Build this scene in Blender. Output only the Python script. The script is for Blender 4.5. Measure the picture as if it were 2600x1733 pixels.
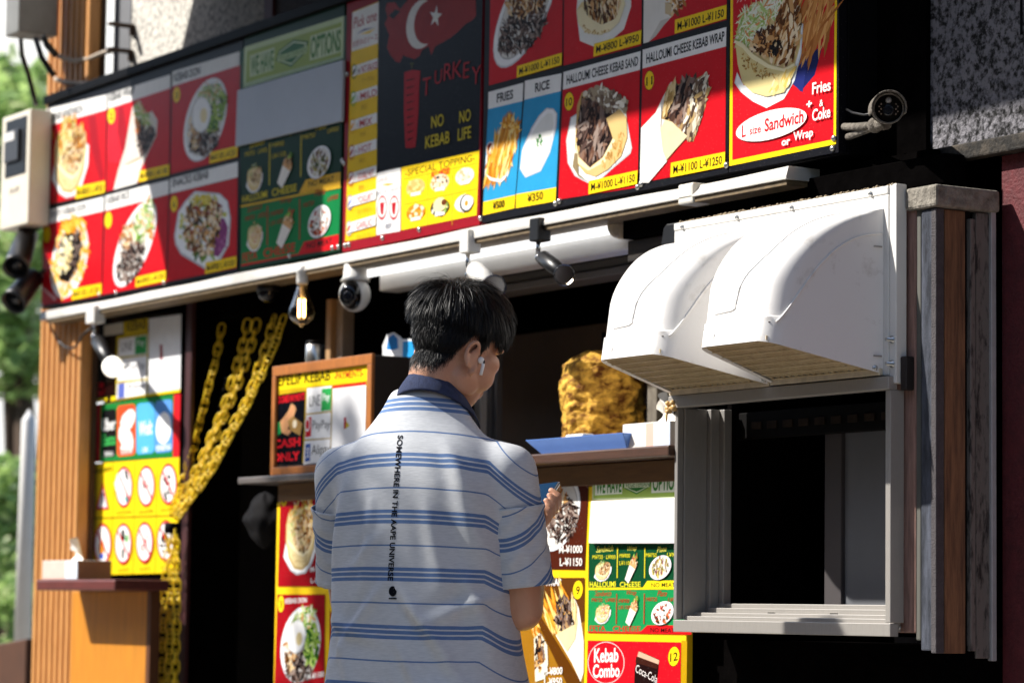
import bpy, bmesh, math, random
import numpy as np
from mathutils import Vector, Matrix, noise
from mathutils.bvhtree import BVHTree

S = bpy.context.scene
for o in list(bpy.data.objects):
    bpy.data.objects.remove(o)
COL = S.collection
rnd = random.Random(7)

# ------------------------------------------------------------------ camera
FPX = 7583.0                                  # focal length in photograph pixels (2600 wide)
TH, PI_, RO = (math.radians(a) for a in (31.913, 5.141, 0.745))
CAM = Vector((5.25, -4.0, 1.0))
_F0 = Vector((-math.cos(TH), math.sin(TH), 0)); _R0 = Vector((math.sin(TH), math.cos(TH), 0)); _U0 = Vector((0, 0, 1))
CF = _F0 * math.cos(PI_) + _U0 * math.sin(PI_); _U = -_F0 * math.sin(PI_) + _U0 * math.cos(PI_)
CR = _R0 * math.cos(RO) + _U * math.sin(RO); CU = _U * math.cos(RO) - _R0 * math.sin(RO)
cd = bpy.data.cameras.new('camera'); cam = bpy.data.objects.new('camera', cd); COL.objects.link(cam)
m = Matrix((CR, CU, -CF)).transposed().to_4x4(); m.translation = CAM
cam.matrix_world = m
cd.sensor_width = 36; cd.lens = 36 * FPX / 2600; cd.clip_start = 0.1; cd.clip_end = 500
cd.dof.use_dof = True; cd.dof.focus_distance = 6.25; cd.dof.aperture_fstop = 4.2; cd.dof.aperture_blades = 9
S.camera = cam

# ------------------------------------------------------------------ light
SUND = Vector((0.60, 0.87, -1.0)).normalized()          # the way the sunlight travels
EL = math.asin(-SUND.z); AZ = math.atan2(-SUND.x, -SUND.y)
w = bpy.data.worlds.new('World'); S.world = w; w.use_nodes = True
nt = w.node_tree; bg = nt.nodes['Background']
sky = nt.nodes.new('ShaderNodeTexSky'); sky.sky_type = 'NISHITA'; sky.sun_disc = False
sky.sun_elevation = EL; sky.sun_rotation = AZ % (2 * math.pi)
nt.links.new(sky.outputs[0], bg.inputs[0]); bg.inputs[1].default_value = 0.118
sl = bpy.data.lights.new('sun', 'SUN'); sl.energy = 4.5; sl.angle = math.radians(0.7); sl.color = (1, 0.95, 0.88)
so = bpy.data.objects.new('sun', sl); COL.objects.link(so); so.rotation_mode = 'QUATERNION'
so.rotation_quaternion = SUND.to_track_quat('-Z', 'Y'); so.location = (-6, -9, 12)
S.view_settings.view_transform = 'Standard'; S.view_settings.look = 'None'; S.view_settings.exposure = 0.95; S.view_settings.gamma = 1

# ------------------------------------------------------------------ points from the photograph's pixels onto real planes
def ray(x, y): return CF + CR * ((x - 1300) / FPX) - CU * ((y - 866.5) / FPX)
def Yp(x, y, yp): d = ray(x, y); return CAM + d * ((yp - CAM.y) / d.y)
def Xp(x, y, xp): d = ray(x, y); return CAM + d * ((xp - CAM.x) / d.x)
def Dp(x, y, dep): return CAM + ray(x, y) * dep
def Zm(ox, oy, s): return lambda x, y: (ox + x / s, oy + y / s)
def PT(z, *c): return [z(c[i], c[i + 1]) for i in range(0, len(c), 2)]
ident = lambda x, y: (x, y)

# ------------------------------------------------------------------ materials
def lin(h):
    h = h.lstrip('#'); out = []
    for i in (0, 2, 4):
        c = int(h[i:i + 2], 16) / 255
        out.append(c / 12.92 if c <= 0.04045 else ((c + 0.055) / 1.055) ** 2.4)
    return tuple(out) + (1,)
MATS = {}
def pm(name, col, rough=0.5, metal=0.0, var=0.0, scale=8.0, bump=0.0, bscale=60.0, coat=0.0, stretch=None, col2=None, thr=None, emit=None, spec=0.5, alpha=None, trans=0, det=8):
    """one Principled material; var / col2 put a noise between two colours, bump roughens"""
    if name in MATS: return MATS[name]
    m = bpy.data.materials.new(name); m.use_nodes = True; MATS[name] = m
    t = m.node_tree; b = t.nodes['Principled BSDF']
    c = lin(col) if isinstance(col, str) else tuple(col) + (1,)
    b.inputs['Base Color'].default_value = c; b.inputs['Roughness'].default_value = rough
    b.inputs['Metallic'].default_value = metal; b.inputs['Coat Weight'].default_value = coat
    b.inputs['Specular IOR Level'].default_value = spec
    if trans: b.inputs['Transmission Weight'].default_value = trans
    tc = t.nodes.new('ShaderNodeTexCoord'); mp = t.nodes.new('ShaderNodeMapping')
    t.links.new(tc.outputs['Object'], mp.inputs[0])
    if stretch: mp.inputs['Scale'].default_value = stretch
    if var or col2:
        n = t.nodes.new('ShaderNodeTexNoise'); n.inputs['Scale'].default_value = scale; n.inputs['Detail'].default_value = det; n.inputs['Roughness'].default_value = 0.65
        t.links.new(mp.outputs[0], n.inputs[0])
        cr = t.nodes.new('ShaderNodeValToRGB'); lo, hi = thr if thr else (0.3, 0.7)
        cr.color_ramp.elements[0].position = lo; cr.color_ramp.elements[1].position = hi
        if col2: ca, cb = c, lin(col2) if isinstance(col2, str) else tuple(col2) + (1,)
        else:
            ca = tuple(x * (1 - var) for x in c[:3]) + (1,); cb = tuple(min(1, x * (1 + var)) for x in c[:3]) + (1,)
        cr.color_ramp.elements[0].color = ca; cr.color_ramp.elements[1].color = cb
        t.links.new(n.outputs[0], cr.inputs[0]); t.links.new(cr.outputs[0], b.inputs['Base Color'])
    if bump:
        n2 = t.nodes.new('ShaderNodeTexNoise'); n2.inputs['Scale'].default_value = bscale; n2.inputs['Detail'].default_value = 6
        t.links.new(mp.outputs[0], n2.inputs[0])
        bu = t.nodes.new('ShaderNodeBump'); bu.inputs['Strength'].default_value = bump; bu.inputs['Distance'].default_value = 0.01
        t.links.new(n2.outputs[0], bu.inputs['Height']); t.links.new(bu.outputs[0], b.inputs['Normal'])
    if emit:
        b.inputs['Emission Color'].default_value = lin(emit[0]); b.inputs['Emission Strength'].default_value = emit[1]
    return m

def art(h, rough=0.26):
    """printed vinyl of one ink, with a little dust and unevenness"""
    k = 'ink_' + h.lstrip('#')
    if k in MATS: return MATS[k]
    m = bpy.data.materials.new(k); m.use_nodes = True; MATS[k] = m
    t = m.node_tree; b = t.nodes['Principled BSDF']; b.inputs['Roughness'].default_value = rough; b.inputs['Specular IOR Level'].default_value = 0.1
    c = lin(h)
    tc = t.nodes.new('ShaderNodeTexCoord')
    v = t.nodes.new('ShaderNodeTexVoronoi'); v.inputs['Scale'].default_value = 130
    t.links.new(tc.outputs['Object'], v.inputs[0])
    r = t.nodes.new('ShaderNodeValToRGB'); r.color_ramp.elements[0].position = 0.06; r.color_ramp.elements[1].position = 0.14
    r.color_ramp.elements[0].color = (1, 1, 1, 1); r.color_ramp.elements[1].color = (0, 0, 0, 1)
    t.links.new(v.outputs['Distance'], r.inputs[0])
    n = t.nodes.new('ShaderNodeTexNoise'); n.inputs['Scale'].default_value = 22; n.inputs['Detail'].default_value = 9
    t.links.new(tc.outputs['Object'], n.inputs[0])
    n3 = t.nodes.new('ShaderNodeTexNoise'); n3.inputs['Scale'].default_value = 6; n3.inputs['Detail'].default_value = 3
    t.links.new(tc.outputs['Object'], n3.inputs[0])
    mu = t.nodes.new('ShaderNodeMath'); mu.operation = 'MULTIPLY'; t.links.new(r.outputs[0], mu.inputs[0]); t.links.new(n3.outputs[0], mu.inputs[1])
    mu2 = t.nodes.new('ShaderNodeMath'); mu2.operation = 'MULTIPLY'; t.links.new(mu.outputs[0], mu2.inputs[0]); mu2.inputs[1].default_value = 0.35
    mx0 = t.nodes.new('ShaderNodeMixRGB'); mx0.inputs[1].default_value = tuple(x * 0.86 for x in c[:3]) + (1,)
    mx0.inputs[2].default_value = tuple(min(1, x * 1.1) for x in c[:3]) + (1,); t.links.new(n.outputs[0], mx0.inputs[0])
    mx = t.nodes.new('ShaderNodeMixRGB'); t.links.new(mu2.outputs[0], mx.inputs[0]); t.links.new(mx0.outputs[0], mx.inputs[1]); mx.inputs[2].default_value = (0.6, 0.57, 0.52, 1)
    t.links.new(mx.outputs[0], b.inputs['Base Color'])
    return m

# ------------------------------------------------------------------ objects
def setp(o, **k):
    for a, b in k.items():
        if b is not None: o[a] = b
def thing(name, label, cat, loc=(0, 0, 0), group=None):
    o = bpy.data.objects.new(name, None); COL.objects.link(o); o.location = loc; o.empty_display_size = 0.05
    setp(o, label=label, category=cat, group=group); return o
def tag(o, label, cat, group=None): setp(o, label=label, category=cat, group=group); return o
def struct(o): o['kind'] = 'structure'; return o

def basis(z, up=None):
    z = Vector(z).normalized(); up = Vector(up) if up else (Vector((0, 0, 1)) if abs(z.z) < 0.95 else Vector((0, 1, 0)))
    x = up.cross(z).normalized(); y = z.cross(x)
    return Matrix((x, y, z)).transposed()

class MB:
    def __init__(s): s.v = []; s.f = []; s.m = []; s.sm = []
    def add(s, vs, fs, mi=0, smooth=False):
        o = len(s.v); s.v += [tuple(v) for v in vs]
        for f in fs: s.f.append([i + o for i in f]); s.m.append(mi); s.sm.append(smooth)
        return s
    def box(s, a, b, mi=0, M=None):
        x0, y0, z0 = a; x1, y1, z1 = b
        vs = [Vector(p) for p in ((x0, y0, z0), (x1, y0, z0), (x1, y1, z0), (x0, y1, z0), (x0, y0, z1), (x1, y0, z1), (x1, y1, z1), (x0, y1, z1))]
        if M is not None: vs = [M @ v for v in vs]
        return s.add(vs, [(3, 2, 1, 0), (4, 5, 6, 7), (0, 1, 5, 4), (1, 2, 6, 5), (2, 3, 7, 6), (3, 0, 4, 7)], mi)
    def prism(s, pts, off, mi=0):
        """flat outline (list of 3D points) thickened by the vector off"""
        n = len(pts); off = Vector(off); a = [Vector(p) for p in pts]; b = [p + off for p in a]
        fs = [list(range(n)), list(range(2 * n - 1, n - 1, -1))] + [(i, i + n, (i + 1) % n + n, (i + 1) % n) for i in range(n)]
        return s.add(a + b, fs, mi)
    def lathe(s, prof, c, axis, mi=0, n=24, smooth=True, sx=1.0):
        """prof: (distance along the axis, radius)"""
        B = basis(axis); c = Vector(c); vs = []; fs = []
        for d, r in prof:
            for k in range(n):
                a = 2 * math.pi * k / n
                vs.append(c + B @ Vector((r * math.cos(a) * sx, r * math.sin(a), d)))
        for i in range(len(prof) - 1):
            for k in range(n):
                k2 = (k + 1) % n; fs.append((i * n + k, i * n + k2, (i + 1) * n + k2, (i + 1) * n + k))
        s.add(vs, fs, mi, smooth)
        if prof[0][1] > 1e-5: s.add(vs[:n], [list(range(n - 1, -1, -1))], mi)
        if prof[-1][1] > 1e-5: s.add(vs[-n:], [list(range(n))], mi)
        return s
    def cyl(s, a, b, r, mi=0, n=16, r2=None):
        a = Vector(a); b = Vector(b); return s.lathe([(0, r), ((b - a).length, r if r2 is None else r2)], a, b - a, mi, n)
    def ball(s, c, r, mi=0, n=20, k=12, sc=(1, 1, 1), M=None):
        vs = []; fs = []; c = Vector(c)
        for i in range(k + 1):
            t = math.pi * i / k
            for j in range(n):
                a = 2 * math.pi * j / n
                p = Vector((math.sin(t) * math.cos(a) * sc[0], math.sin(t) * math.sin(a) * sc[1], math.cos(t) * sc[2])) * r
                vs.append(c + (M @ p if M is not None else p))
        for i in range(k):
            for j in range(n):
                j2 = (j + 1) % n; fs.append((i * n + j, (i + 1) * n + j, (i + 1) * n + j2, i * n + j2))
        return s.add(vs, fs, mi, True)
    def tube(s, pts, r, mi=0, n=8, closed=False, rs=None):
        P = [Vector(p) for p in pts]; L = len(P); vs = []; fs = []
        for i, p in enumerate(P):
            if closed: t = P[(i + 1) % L] - P[i - 1]
            else: t = P[min(i + 1, L - 1)] - P[max(i - 1, 0)]
            B = basis(t); rr = rs[i] if rs else r
            for k in range(n):
                a = 2 * math.pi * k / n; vs.append(p + B @ Vector((rr * math.cos(a), rr * math.sin(a), 0)))
        for i in range(L if closed else L - 1):
            i2 = (i + 1) % L
            for k in range(n):
                k2 = (k + 1) % n; fs.append((i * n + k, i * n + k2, i2 * n + k2, i2 * n + k))
        s.add(vs, fs, mi, True)
        if not closed: s.add(vs[:n], [list(range(n - 1, -1, -1))], mi); s.add(vs[-n:], [list(range(n))], mi)
        return s
    def grid(s, fn, nu, nv, mi=0, smooth=True):
        vs = [fn(i / nu, j / nv) for i in range(nu + 1) for j in range(nv + 1)]
        fs = [(i * (nv + 1) + j, (i + 1) * (nv + 1) + j, (i + 1) * (nv + 1) + j + 1, i * (nv + 1) + j + 1) for i in range(nu) for j in range(nv)]
        return s.add(vs, fs, mi, smooth)
    def build(s, name, mats, parent=None, bevel=0, seg=2, fix=True):
        me = bpy.data.meshes.new(name); me.from_pydata(s.v, [], s.f)
        if not isinstance(mats, (list, tuple)): mats = [mats]
        for m in mats: me.materials.append(m)
        me.polygons.foreach_set('material_index', s.m); me.polygons.foreach_set('use_smooth', s.sm); me.update()
        if fix:
            b = bmesh.new(); b.from_mesh(me); bmesh.ops.remove_doubles(b, verts=b.verts, dist=1e-6)
            bmesh.ops.recalc_face_normals(b, faces=b.faces); b.to_mesh(me); b.free()
        o = bpy.data.objects.new(name, me); COL.objects.link(o)
        if parent is not None:
            o.parent = parent; o.location = -parent.location
        if bevel:
            md = o.modifiers.new('bevel', 'BEVEL'); md.width = bevel; md.segments = seg; md.limit_method = 'ANGLE'; md.angle_limit = 0.7; md.harden_normals = False
        return o
def sbox(name, a, b, mat, parent=None, bevel=0.002):
    return MB().box(a, b).build(name, mat, parent, bevel)

# ------------------------------------------------------------------ lettering
_TX = {}
def glyphs(s, bold=0.0, shear=0.0):
    k = (s, bold, shear)
    if k not in _TX:
        c = bpy.data.curves.new('lettering', 'FONT'); c.body = s; c.offset = bold; c.shear = shear; c.resolution_u = 3; c.fill_mode = 'FRONT'
        o = bpy.data.objects.new('lettering', c); COL.objects.link(o); bpy.context.view_layer.update()
        me = bpy.data.meshes.new_from_object(o.evaluated_get(bpy.context.evaluated_depsgraph_get()))
        vs = [(v.co.x, v.co.y) for v in me.vertices]; fs = [list(p.vertices) for p in me.polygons]
        xs = [v[0] for v in vs]; ys = [v[1] for v in vs]
        x0, x1, y0, y1 = min(xs), max(xs), min(ys), max(ys)
        _TX[k] = ([((a - x0) / (x1 - x0), (b - y0) / (y1 - y0)) for a, b in vs], fs)
        bpy.data.objects.remove(o); bpy.data.curves.remove(c); bpy.data.meshes.remove(me)
    return _TX[k]

class Art:
    """printed picture lying on a plane: flat ink shapes, each a hair in front of the last"""
    def __init__(s, unp, z=ident, base=0.0006): s.unp = unp; s.z = z; s.b = base; s.v = []; s.f = []; s.m = []; s.mats = []
    def mi(s, mat):
        if isinstance(mat, str): mat = art(mat)
        if mat not in s.mats: s.mats.append(mat)
        return s.mats.index(mat)
    def raw(s, px, faces, mat, step=8e-5):
        o = len(s.v); k = s.mi(mat)
        s.v += [s.unp(x, y, s.b) for x, y in px]
        for f in faces: s.f.append([i + o for i in f]); s.m.append(k)
        s.b += step
    def poly(s, c, mat, step=8e-5):
        px = [s.z(c[i], c[i + 1]) for i in range(0, len(c), 2)]
        s.raw(px, [list(range(len(px)))], mat, step)
    def ell(s, cx, cy, b, a, mat, tilt=0.0, n=28, shear=-0.22, wob=0.0, step=8e-5, sq=1.0):
        c = []
        for i in range(n):
            t = 2 * math.pi * i / n; k = 1 + (rnd.uniform(-wob, wob) if wob else 0)
            ct, st = math.cos(t), math.sin(t)
            x = math.copysign(abs(ct) ** sq, ct) * b * k; y = math.copysign(abs(st) ** sq, st) * a * k
            X = x - y * math.tan(tilt) ; Y = y + x * shear
            c += [cx + X, cy + Y]
        s.poly(c, mat, step); return c
    def ring(s, cx, cy, b, a, wd, mat, tilt=0, shear=-0.22, n=28):
        o = []; 
        for q in (1.0, 1.0 - wd):
            for i in range(n):
                t = 2 * math.pi * i / n; x = math.cos(t) * b * q; y = math.sin(t) * a * q
                o.append(s.z(cx + x - y * math.tan(tilt), cy + y + x * shear))
        s.raw(o, [(i, (i + 1) % n, (i + 1) % n + n, i + n) for i in range(n)], mat)
    def text(s, t, ax, ay, bx, by, h, mat, bold=0.0, shear=0.0, lean=0.02):
        vs, fs = glyphs(t, bold, shear)
        px = [s.z(ax + (bx - ax) * u + lean * h * v, ay + (by - ay) * u - h * v) for u, v in vs]
        s.raw(px, fs, mat)
    def strips(s, c, n, l, w, mats, ang=0.0, spread=0.6, curve=0.0):
        """n little slivers of food inside the outline c"""
        P = [(c[i], c[i + 1]) for i in range(0, len(c), 2)]
        xs = [p[0] for p in P]; ys = [p[1] for p in P]
        def inside(x, y):
            r = False; j = len(P) - 1
            for i in range(len(P)):
                if (P[i][1] > y) != (P[j][1] > y) and x < (P[j][0] - P[i][0]) * (y - P[i][1]) / (P[j][1] - P[i][1]) + P[i][0]: r = not r
                j = i
            return r
        k = 0; tries = 0
        while k < n and tries < n * 20:
            tries += 1
            x = rnd.uniform(min(xs), max(xs)); y = rnd.uniform(min(ys), max(ys))
            if not inside(x, y): continue
            k += 1; a = ang + rnd.gauss(0, spread); L = l * rnd.uniform(0.5, 1.3) / 2; W = w * rnd.uniform(0.5, 1.3) / 2
            dx, dy = math.cos(a), math.sin(a)
            q = []
            for u, v in ((-1, 0), (-0.6, 0.8), (0.5, 1), (1, 0.1), (0.6, -0.8), (-0.5, -1)):
                v += curve * (u * u - 0.5) * rnd.choice((1, 1, -1))
                X = u * L; Yy = v * W; ex = X * dx - Yy * dy; ey = X * dy + Yy * dx
                q += [x + ex * 0.62, y + ey - 0.2 * ex * 0.62]
            s.poly(q, rnd.choice(mats), 3e-6)
        s.b += 6e-5
    def build(s, name, parent, label=None):
        me = bpy.data.meshes.new(name); me.from_pydata([tuple(v) for v in s.v], [], s.f)
        for m in s.mats: me.materials.append(m)
        me.polygons.foreach_set('material_index', s.m); me.update()
        o = bpy.data.objects.new(name, me); COL.objects.link(o)
        if parent is not None: o.parent = parent; o.location = -parent.location
        if label: o['label'] = label
        return o
def onY(y0): return lambda x, y, b: Yp(x, y, y0 - b)

BEEF = ['#231715', '#3b2a25', '#57433c', '#7b675d', '#97857a', '#1a1110']
CHK = ['#7a4a20', '#ab733a', '#cf9f66', '#e3c596', '#f0dcb8', '#54300f']
LET = ['#5c8a2c', '#86ad44', '#b7cf78', '#dfe6b4', '#eef0d6', '#d8955a']
FRY = ['#e3a234', '#f1c35a', '#cf8420', '#f6d98e', '#b96f18']
PITA = '#e2cd97'; PLATE = '#f1f2f2'
# the menu reds and yellows
RED = '#c4141f'; YEL = '#f5cf1c'; BLK = '#0e0e12'; WHT = '#ecebe8'
# ================================================================== the menu boards over the shop front
TOPZ = 2.705
M_black = pm('black_paint', '#0d0d0f', 0.5, var=0.3, bump=0.1, bscale=90, spec=0.06)
M_screw = pm('screw_steel', '#b9b9b6', 0.3, 0.9)
def board(name, label, bl, br, col, th=0.022, y0=0.0):
    """one signboard: bl / br are the bottom corners in the photograph; its face lies on the plane y = y0"""
    a = Yp(*bl, y0); b = Yp(*br, y0)
    t = thing(name, label, 'menu board', (a.x, y0, a.z), None)
    x0, x1, za, zb = a.x + 0.0015, b.x - 0.0015, a.z, b.z
    g = MB(); g.prism([(x0, y0, za), (x1, y0, zb), (x1, y0, TOPZ), (x0, y0, TOPZ)], (0, th, 0)); g.build('panel', art(col, 0.4), t)
    return t
def screws(t, z, pts, y0=0.0):
    for x, y in pts:
        p = Yp(*z(x, y), y0); g = MB(); g.lathe([(0, 0.0075), (0.003, 0.0072), (0.006, 0.0045), (0.0066, 0.0)], p - Vector((0, -0.0005, 0)), (0, -1, 0), n=12); g.build('screw', M_screw, t)

def plate(A, cx, cy, b, a, tilt, rim=0.84, sq=1.0):
    A.ell(cx, cy, b, a, '#c9ced2', tilt, sq=sq); A.ell(cx - b * 0.01, cy - a * 0.01, b * 0.975, a * 0.975, PLATE, tilt, sq=sq)
    A.ell(cx, cy, b * (rim + 0.02), a * (rim + 0.02), '#b4b4b2', tilt, sq=sq)
    return A.ell(cx, cy, b * rim, a * rim, '#dcd9d2', tilt, wob=0.02, sq=sq)
def sub(cx, cy, b, a, tilt=0.0, w=0.08, shear=-0.22, n=16, a0=0, a1=6.2832):
    c = []
    for i in range(n):
        t = a0 + (a1 - a0) * i / n; k = 1 + rnd.uniform(-w, w); x = math.cos(t) * b * k; y = math.sin(t) * a * k
        c += [cx + x - y * math.tan(tilt), cy + y + x * shear]
    return c
def sandwich(A, cx, cy, W, H, fries=False, meat=CHK):
    """a filled pita standing in a white paper tray; W, H half sizes in the zoomed pixels"""
    q = lambda *c: [v * W + cx if i % 2 == 0 else v * H + cy - 0.22 * W * c[i - 1] for i, v in enumerate(c)]
    A.poly(q(-1, .45, -.86, .1, -.7, -.2, .8, -.3, 1, -.2, .95, .3, .6, .8, .25, 1, -.25, 1, -.6, .85), '#b7bcc0')
    A.poly(q(-.97, .46, -.84, .12, -.7, -.15, .8, -.25, .97, -.17, .92, .28, .57, .76, .2, .95, -.25, .95, -.58, .82), PLATE)
    A.poly(q(-.86, .05, -.84, -.35, -.72, -.62, -.3, -.72, .4, -.72, .82, -.55, .86, -.1, .72, .4, .42, .78, .05, .9, -.4, .82, -.72, .5), '#c4a566')
    A.poly(q(-.8, .05, -.78, -.35, -.66, -.58, -.3, -.68, .4, -.7, .78, -.5, .8, -.1, .66, .38, .38, .72, .05, .84, -.36, .76, -.66, .46), PITA)
    if fries: A.strips(q(-.72, -.55, -.3, -.98, .1, -1, .5, -.9, .78, -.5, .6, -.1, -.5, -.2), 60, W * .75, W * .13, FRY + ['#f4dfa6'], -1.5, .25)
    A.strips(q(-.72, -.2, -.66, -.6, -.2, -1, .2, -.98, .4, -.6, 0, -.1, -.4, .1), 110, W * .3, W * .05, LET, -.6, 1.2, .5)
    A.strips(q(-.45, .05, -.2, -.4, .3, -.72, .75, -.6, .74, -.1, .5, .35, .15, .5, -.25, .3), 150, W * .38, W * .12, meat, -1.1, .7, .3)
    A.poly(q(-.78, .02, -.5, .2, -.2, .4, .1, .5, .4, .42, .66, .1, .72, .2, .62, .42, .36, .72, .05, .84, -.36, .76, -.66, .46), PITA)
    A.poly(q(-.78, .02, -.5, .18, -.2, .38, .1, .48, .4, .4, .66, .08, .64, .16, .4, .47, .1, .56, -.22, .46, -.52, .28, -.76, .1), '#f3e6bd')
    A.strips(q(-.6, .3, -.2, .55, .1, .65, .4, .55, .2, .78, -.3, .7), 16, W * .1, W * .05, ['#b98a48', '#a87a3c', '#c9a566'], 0, 1)
def wrapc(A, cx, cy, L, W, ang, meat=CHK, n=1.0):
    """a small rolled wrap lying at an angle"""
    dx, dy = math.cos(ang), math.sin(ang)
    q = lambda *c: [v for i in range(0, len(c), 2) for v in (cx + (c[i] * L * dx - c[i + 1] * W * dy) * .62, cy + c[i] * L * dy + c[i + 1] * W * dx)]
    A.poly(q(-1, -.6, .5, -1, .8, 0, .5, 1, -1, .7), '#e9e4da'); A.poly(q(.1, -.9, .55, -.95, .85, 0, .5, .95, .2, .9), '#cfa06a')
    A.strips(q(.35, -.8, .75, -.9, 1.0, 0, .7, .9, .35, .7), int(26 * n), W * .6, W * .2, meat, 0, 2)
    A.strips(q(.65, -.7, 1.05, -.7, 1.2, 0, .9, .3), int(14 * n), W * .8, W * .15, ['#7fae3a', '#a9cf5a', '#5f8d2c', '#c23a2a'], ang, .6)
def disc(A, x, y, b, a, t=None, fs=.9):
    A.ell(x, y, b * 1.06, a * 1.06, '#1a1a12', step=1e-4); A.ell(x, y, b, a, YEL)
    if t:
        wd = b * .28 * len(t) + b * .12
        A.text(t, x - wd, y + a * .5 + .22 * wd, x + wd, y + a * .5 - .22 * wd, a * fs, BLK, .015)
def tag_(A, c, t, tx=None):
    A.poly(c, YEL); x0, y0, x1, y1, x2, y2, x3, y3 = c
    f = lambda u, v: (x0 + (x1 - x0) * u + (x3 - x0) * v, y0 + (y1 - y0) * u + (y3 - y0) * v)
    a = f(.05, .82); b = f(.95, .82); c2 = f(.05, .2); A.text(t, a[0], a[1], b[0], b[1], a[1] - c2[1], BLK, .02)

# ---- left red board: six dishes
zB = Zm(100, 180, 4.519); z5 = Zm(0, 400, 3.62); z1 = Zm(0, 0, 3.62); z2 = Zm(550, 0, 3.357); z3 = Zm(1200, 0, 3.357); z4 = Zm(1800, 0, 2.941); z6 = Zm(550, 400, 3.357)
UP = onY(0.0)
tL = board('menu_board', 'red menu board with six dish pictures at the far left of the sign row', (106, 785), (605, 689), '#131318')
def cell(z, name='dish_picture'): return Art(UP, z)
A = cell(zB); A.poly([82, 440, 770, 272, 770, 445, 80, 640], WHT); A.poly([80, 640, 770, 445, 756, 1385, 65, 1540], RED)
A.poly([200, 640, 330, 570, 250, 1300, 120, 1500, 66, 1530, 66, 1400], '#d22030'); A.poly([560, 520, 640, 500, 690, 900, 740, 1200, 700, 1260, 600, 900], '#a5101e')
A.text('KEBAB SANDWICH', 120, 585, 495, 480, 92, BLK, .026); disc(A, 118, 735, 38, 84)
sandwich(A, 355, 990, 215, 460, True); tag_(A, [420, 1330, 752, 1262, 748, 1395, 412, 1470], 'M-¥800 L-¥950'); A.build('dish_picture', tL)
A = cell(zB); A.poly([785, 268, 1503, 42, 1503, 200, 785, 437], WHT); A.poly([785, 437, 1503, 200, 1487, 1190, 765, 1385], RED)
A.poly([800, 440, 960, 390, 1000, 700, 930, 1060, 800, 1050, 775, 900], '#d22030'); A.poly([900, 420, 960, 400, 1010, 760, 960, 1000, 900, 700], '#a5101e')
A.text('KEBAB WRAP', 800, 360, 1090, 268, 95, BLK, .026); disc(A, 825, 515, 42, 92, '2')
A.poly([1065, 420, 1150, 332, 1195, 430, 1245, 490, 1290, 460, 1355, 560, 1345, 740, 1240, 960, 1165, 1130, 1118, 1290, 850, 1365, 900, 1150, 985, 880], '#d8d2c8')
A.poly([1090, 560, 1180, 540, 1310, 650, 1335, 730, 1240, 930, 1160, 1000, 1130, 850], '#2c2826')
A.strips([1110, 600, 1190, 560, 1310, 660, 1330, 730, 1230, 920, 1160, 985, 1130, 850], 140, 70, 24, BEEF, 1, 1, .4)
A.strips([1090, 540, 1160, 560, 1150, 690, 1105, 720], 34, 60, 16, ['#c8743a', '#b05a24', '#dd9552'], 1.3, .4)
A.strips([1090, 420, 1150, 340, 1195, 440, 1250, 500, 1290, 600, 1230, 660, 1160, 570, 1095, 540], 80, 90, 22, LET, .9, .7, .4)
A.poly([985, 1075, 1150, 990, 1155, 1010, 990, 1110], '#b98d55'); A.poly([985, 1090, 1160, 1010, 1180, 1050, 1118, 1290, 850, 1365], '#e7e3dc')
tag_(A, [1145, 1150, 1490, 1070, 1487, 1195, 1140, 1275], 'M-¥900 L-¥1100'); A.build('dish_picture', tL)
A = cell(zB); A.poly([1528, 10, 2310, -225, 2305, -65, 1525, 180], WHT); A.poly([1525, 180, 2305, -65, 2280, 990, 1505, 1185], RED)
A.text('KEBAB DON', 1545, 130, 1845, 45, 100, BLK, .026); disc(A, 1575, 275, 40, 88, '3')
plate(A, 1905, 560, 240, 480, .16); A.strips(sub(1890, 780, 170, 200), 180, 95, 30, BEEF, .3, 1.2, .5); A.strips(sub(1775, 700, 70, 220), 60, 80, 28, CHK, 1, 1, .4)
A.strips(sub(2030, 460, 95, 260, .2), 110, 90, 40, ['#4f7a24', '#6f9a34', '#93b54a', '#35591a', '#b7c96a'], 1.2, .9, .4); A.strips(sub(1960, 250, 130, 110), 90, 100, 18, LET, .2, 1, .4)
A.ell(1862, 505, 108, 200, '#cfd3d6', wob=.05); A.ell(1858, 500, 100, 190, '#f5f5f3', wob=.04); A.ell(1885, 512, 38, 84, '#e9d9a8')
tag_(A, [1960, 935, 2275, 860, 2270, 985, 1950, 1065], 'M-¥1100 L-¥1250'); A.build('dish_picture', tL)
A = cell(z5); A.poly([410, 490, 952, 360, 950, 490, 395, 620], WHT); A.poly([395, 620, 950, 492, 930, 1270, 380, 1360], RED)
A.text('POTATO KEBAB DON', 422, 565, 790, 478, 60, BLK, .026); disc(A, 430, 705, 32, 74)
plate(A, 638, 930, 168, 365, .12); A.strips(sub(640, 900, 160, 350, .1), 170, 120, 26, ['#f0a62c', '#f6bd4a', '#e58f1c', '#f8d47e'], 1.4, .6, .2)
A.ell(630, 890, 105, 255, '#18120e', .1, wob=.05); A.strips(sub(690, 880, 55, 210, .1), 70, 60, 22, BEEF, 1, 1, .3); A.strips(sub(600, 900, 60, 200, .12), 60, 70, 34, ['#efe3b4', '#e2cf94', '#f6efd0', '#d4bb78'], .8, 1, .3)
A.strips(sub(665, 610, 110, 60), 30, 110, 26, ['#f0a62c', '#f6bd4a', '#e58f1c'], 1.2, .5); A.poly([372, 1195, 392, 1190, 520, 1290, 505, 1318], '#e2a0a0')
tag_(A, [668, 1205, 932, 1155, 930, 1250, 658, 1310], 'M-¥1100 L-¥1300'); A.build('dish_picture', tL)
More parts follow.
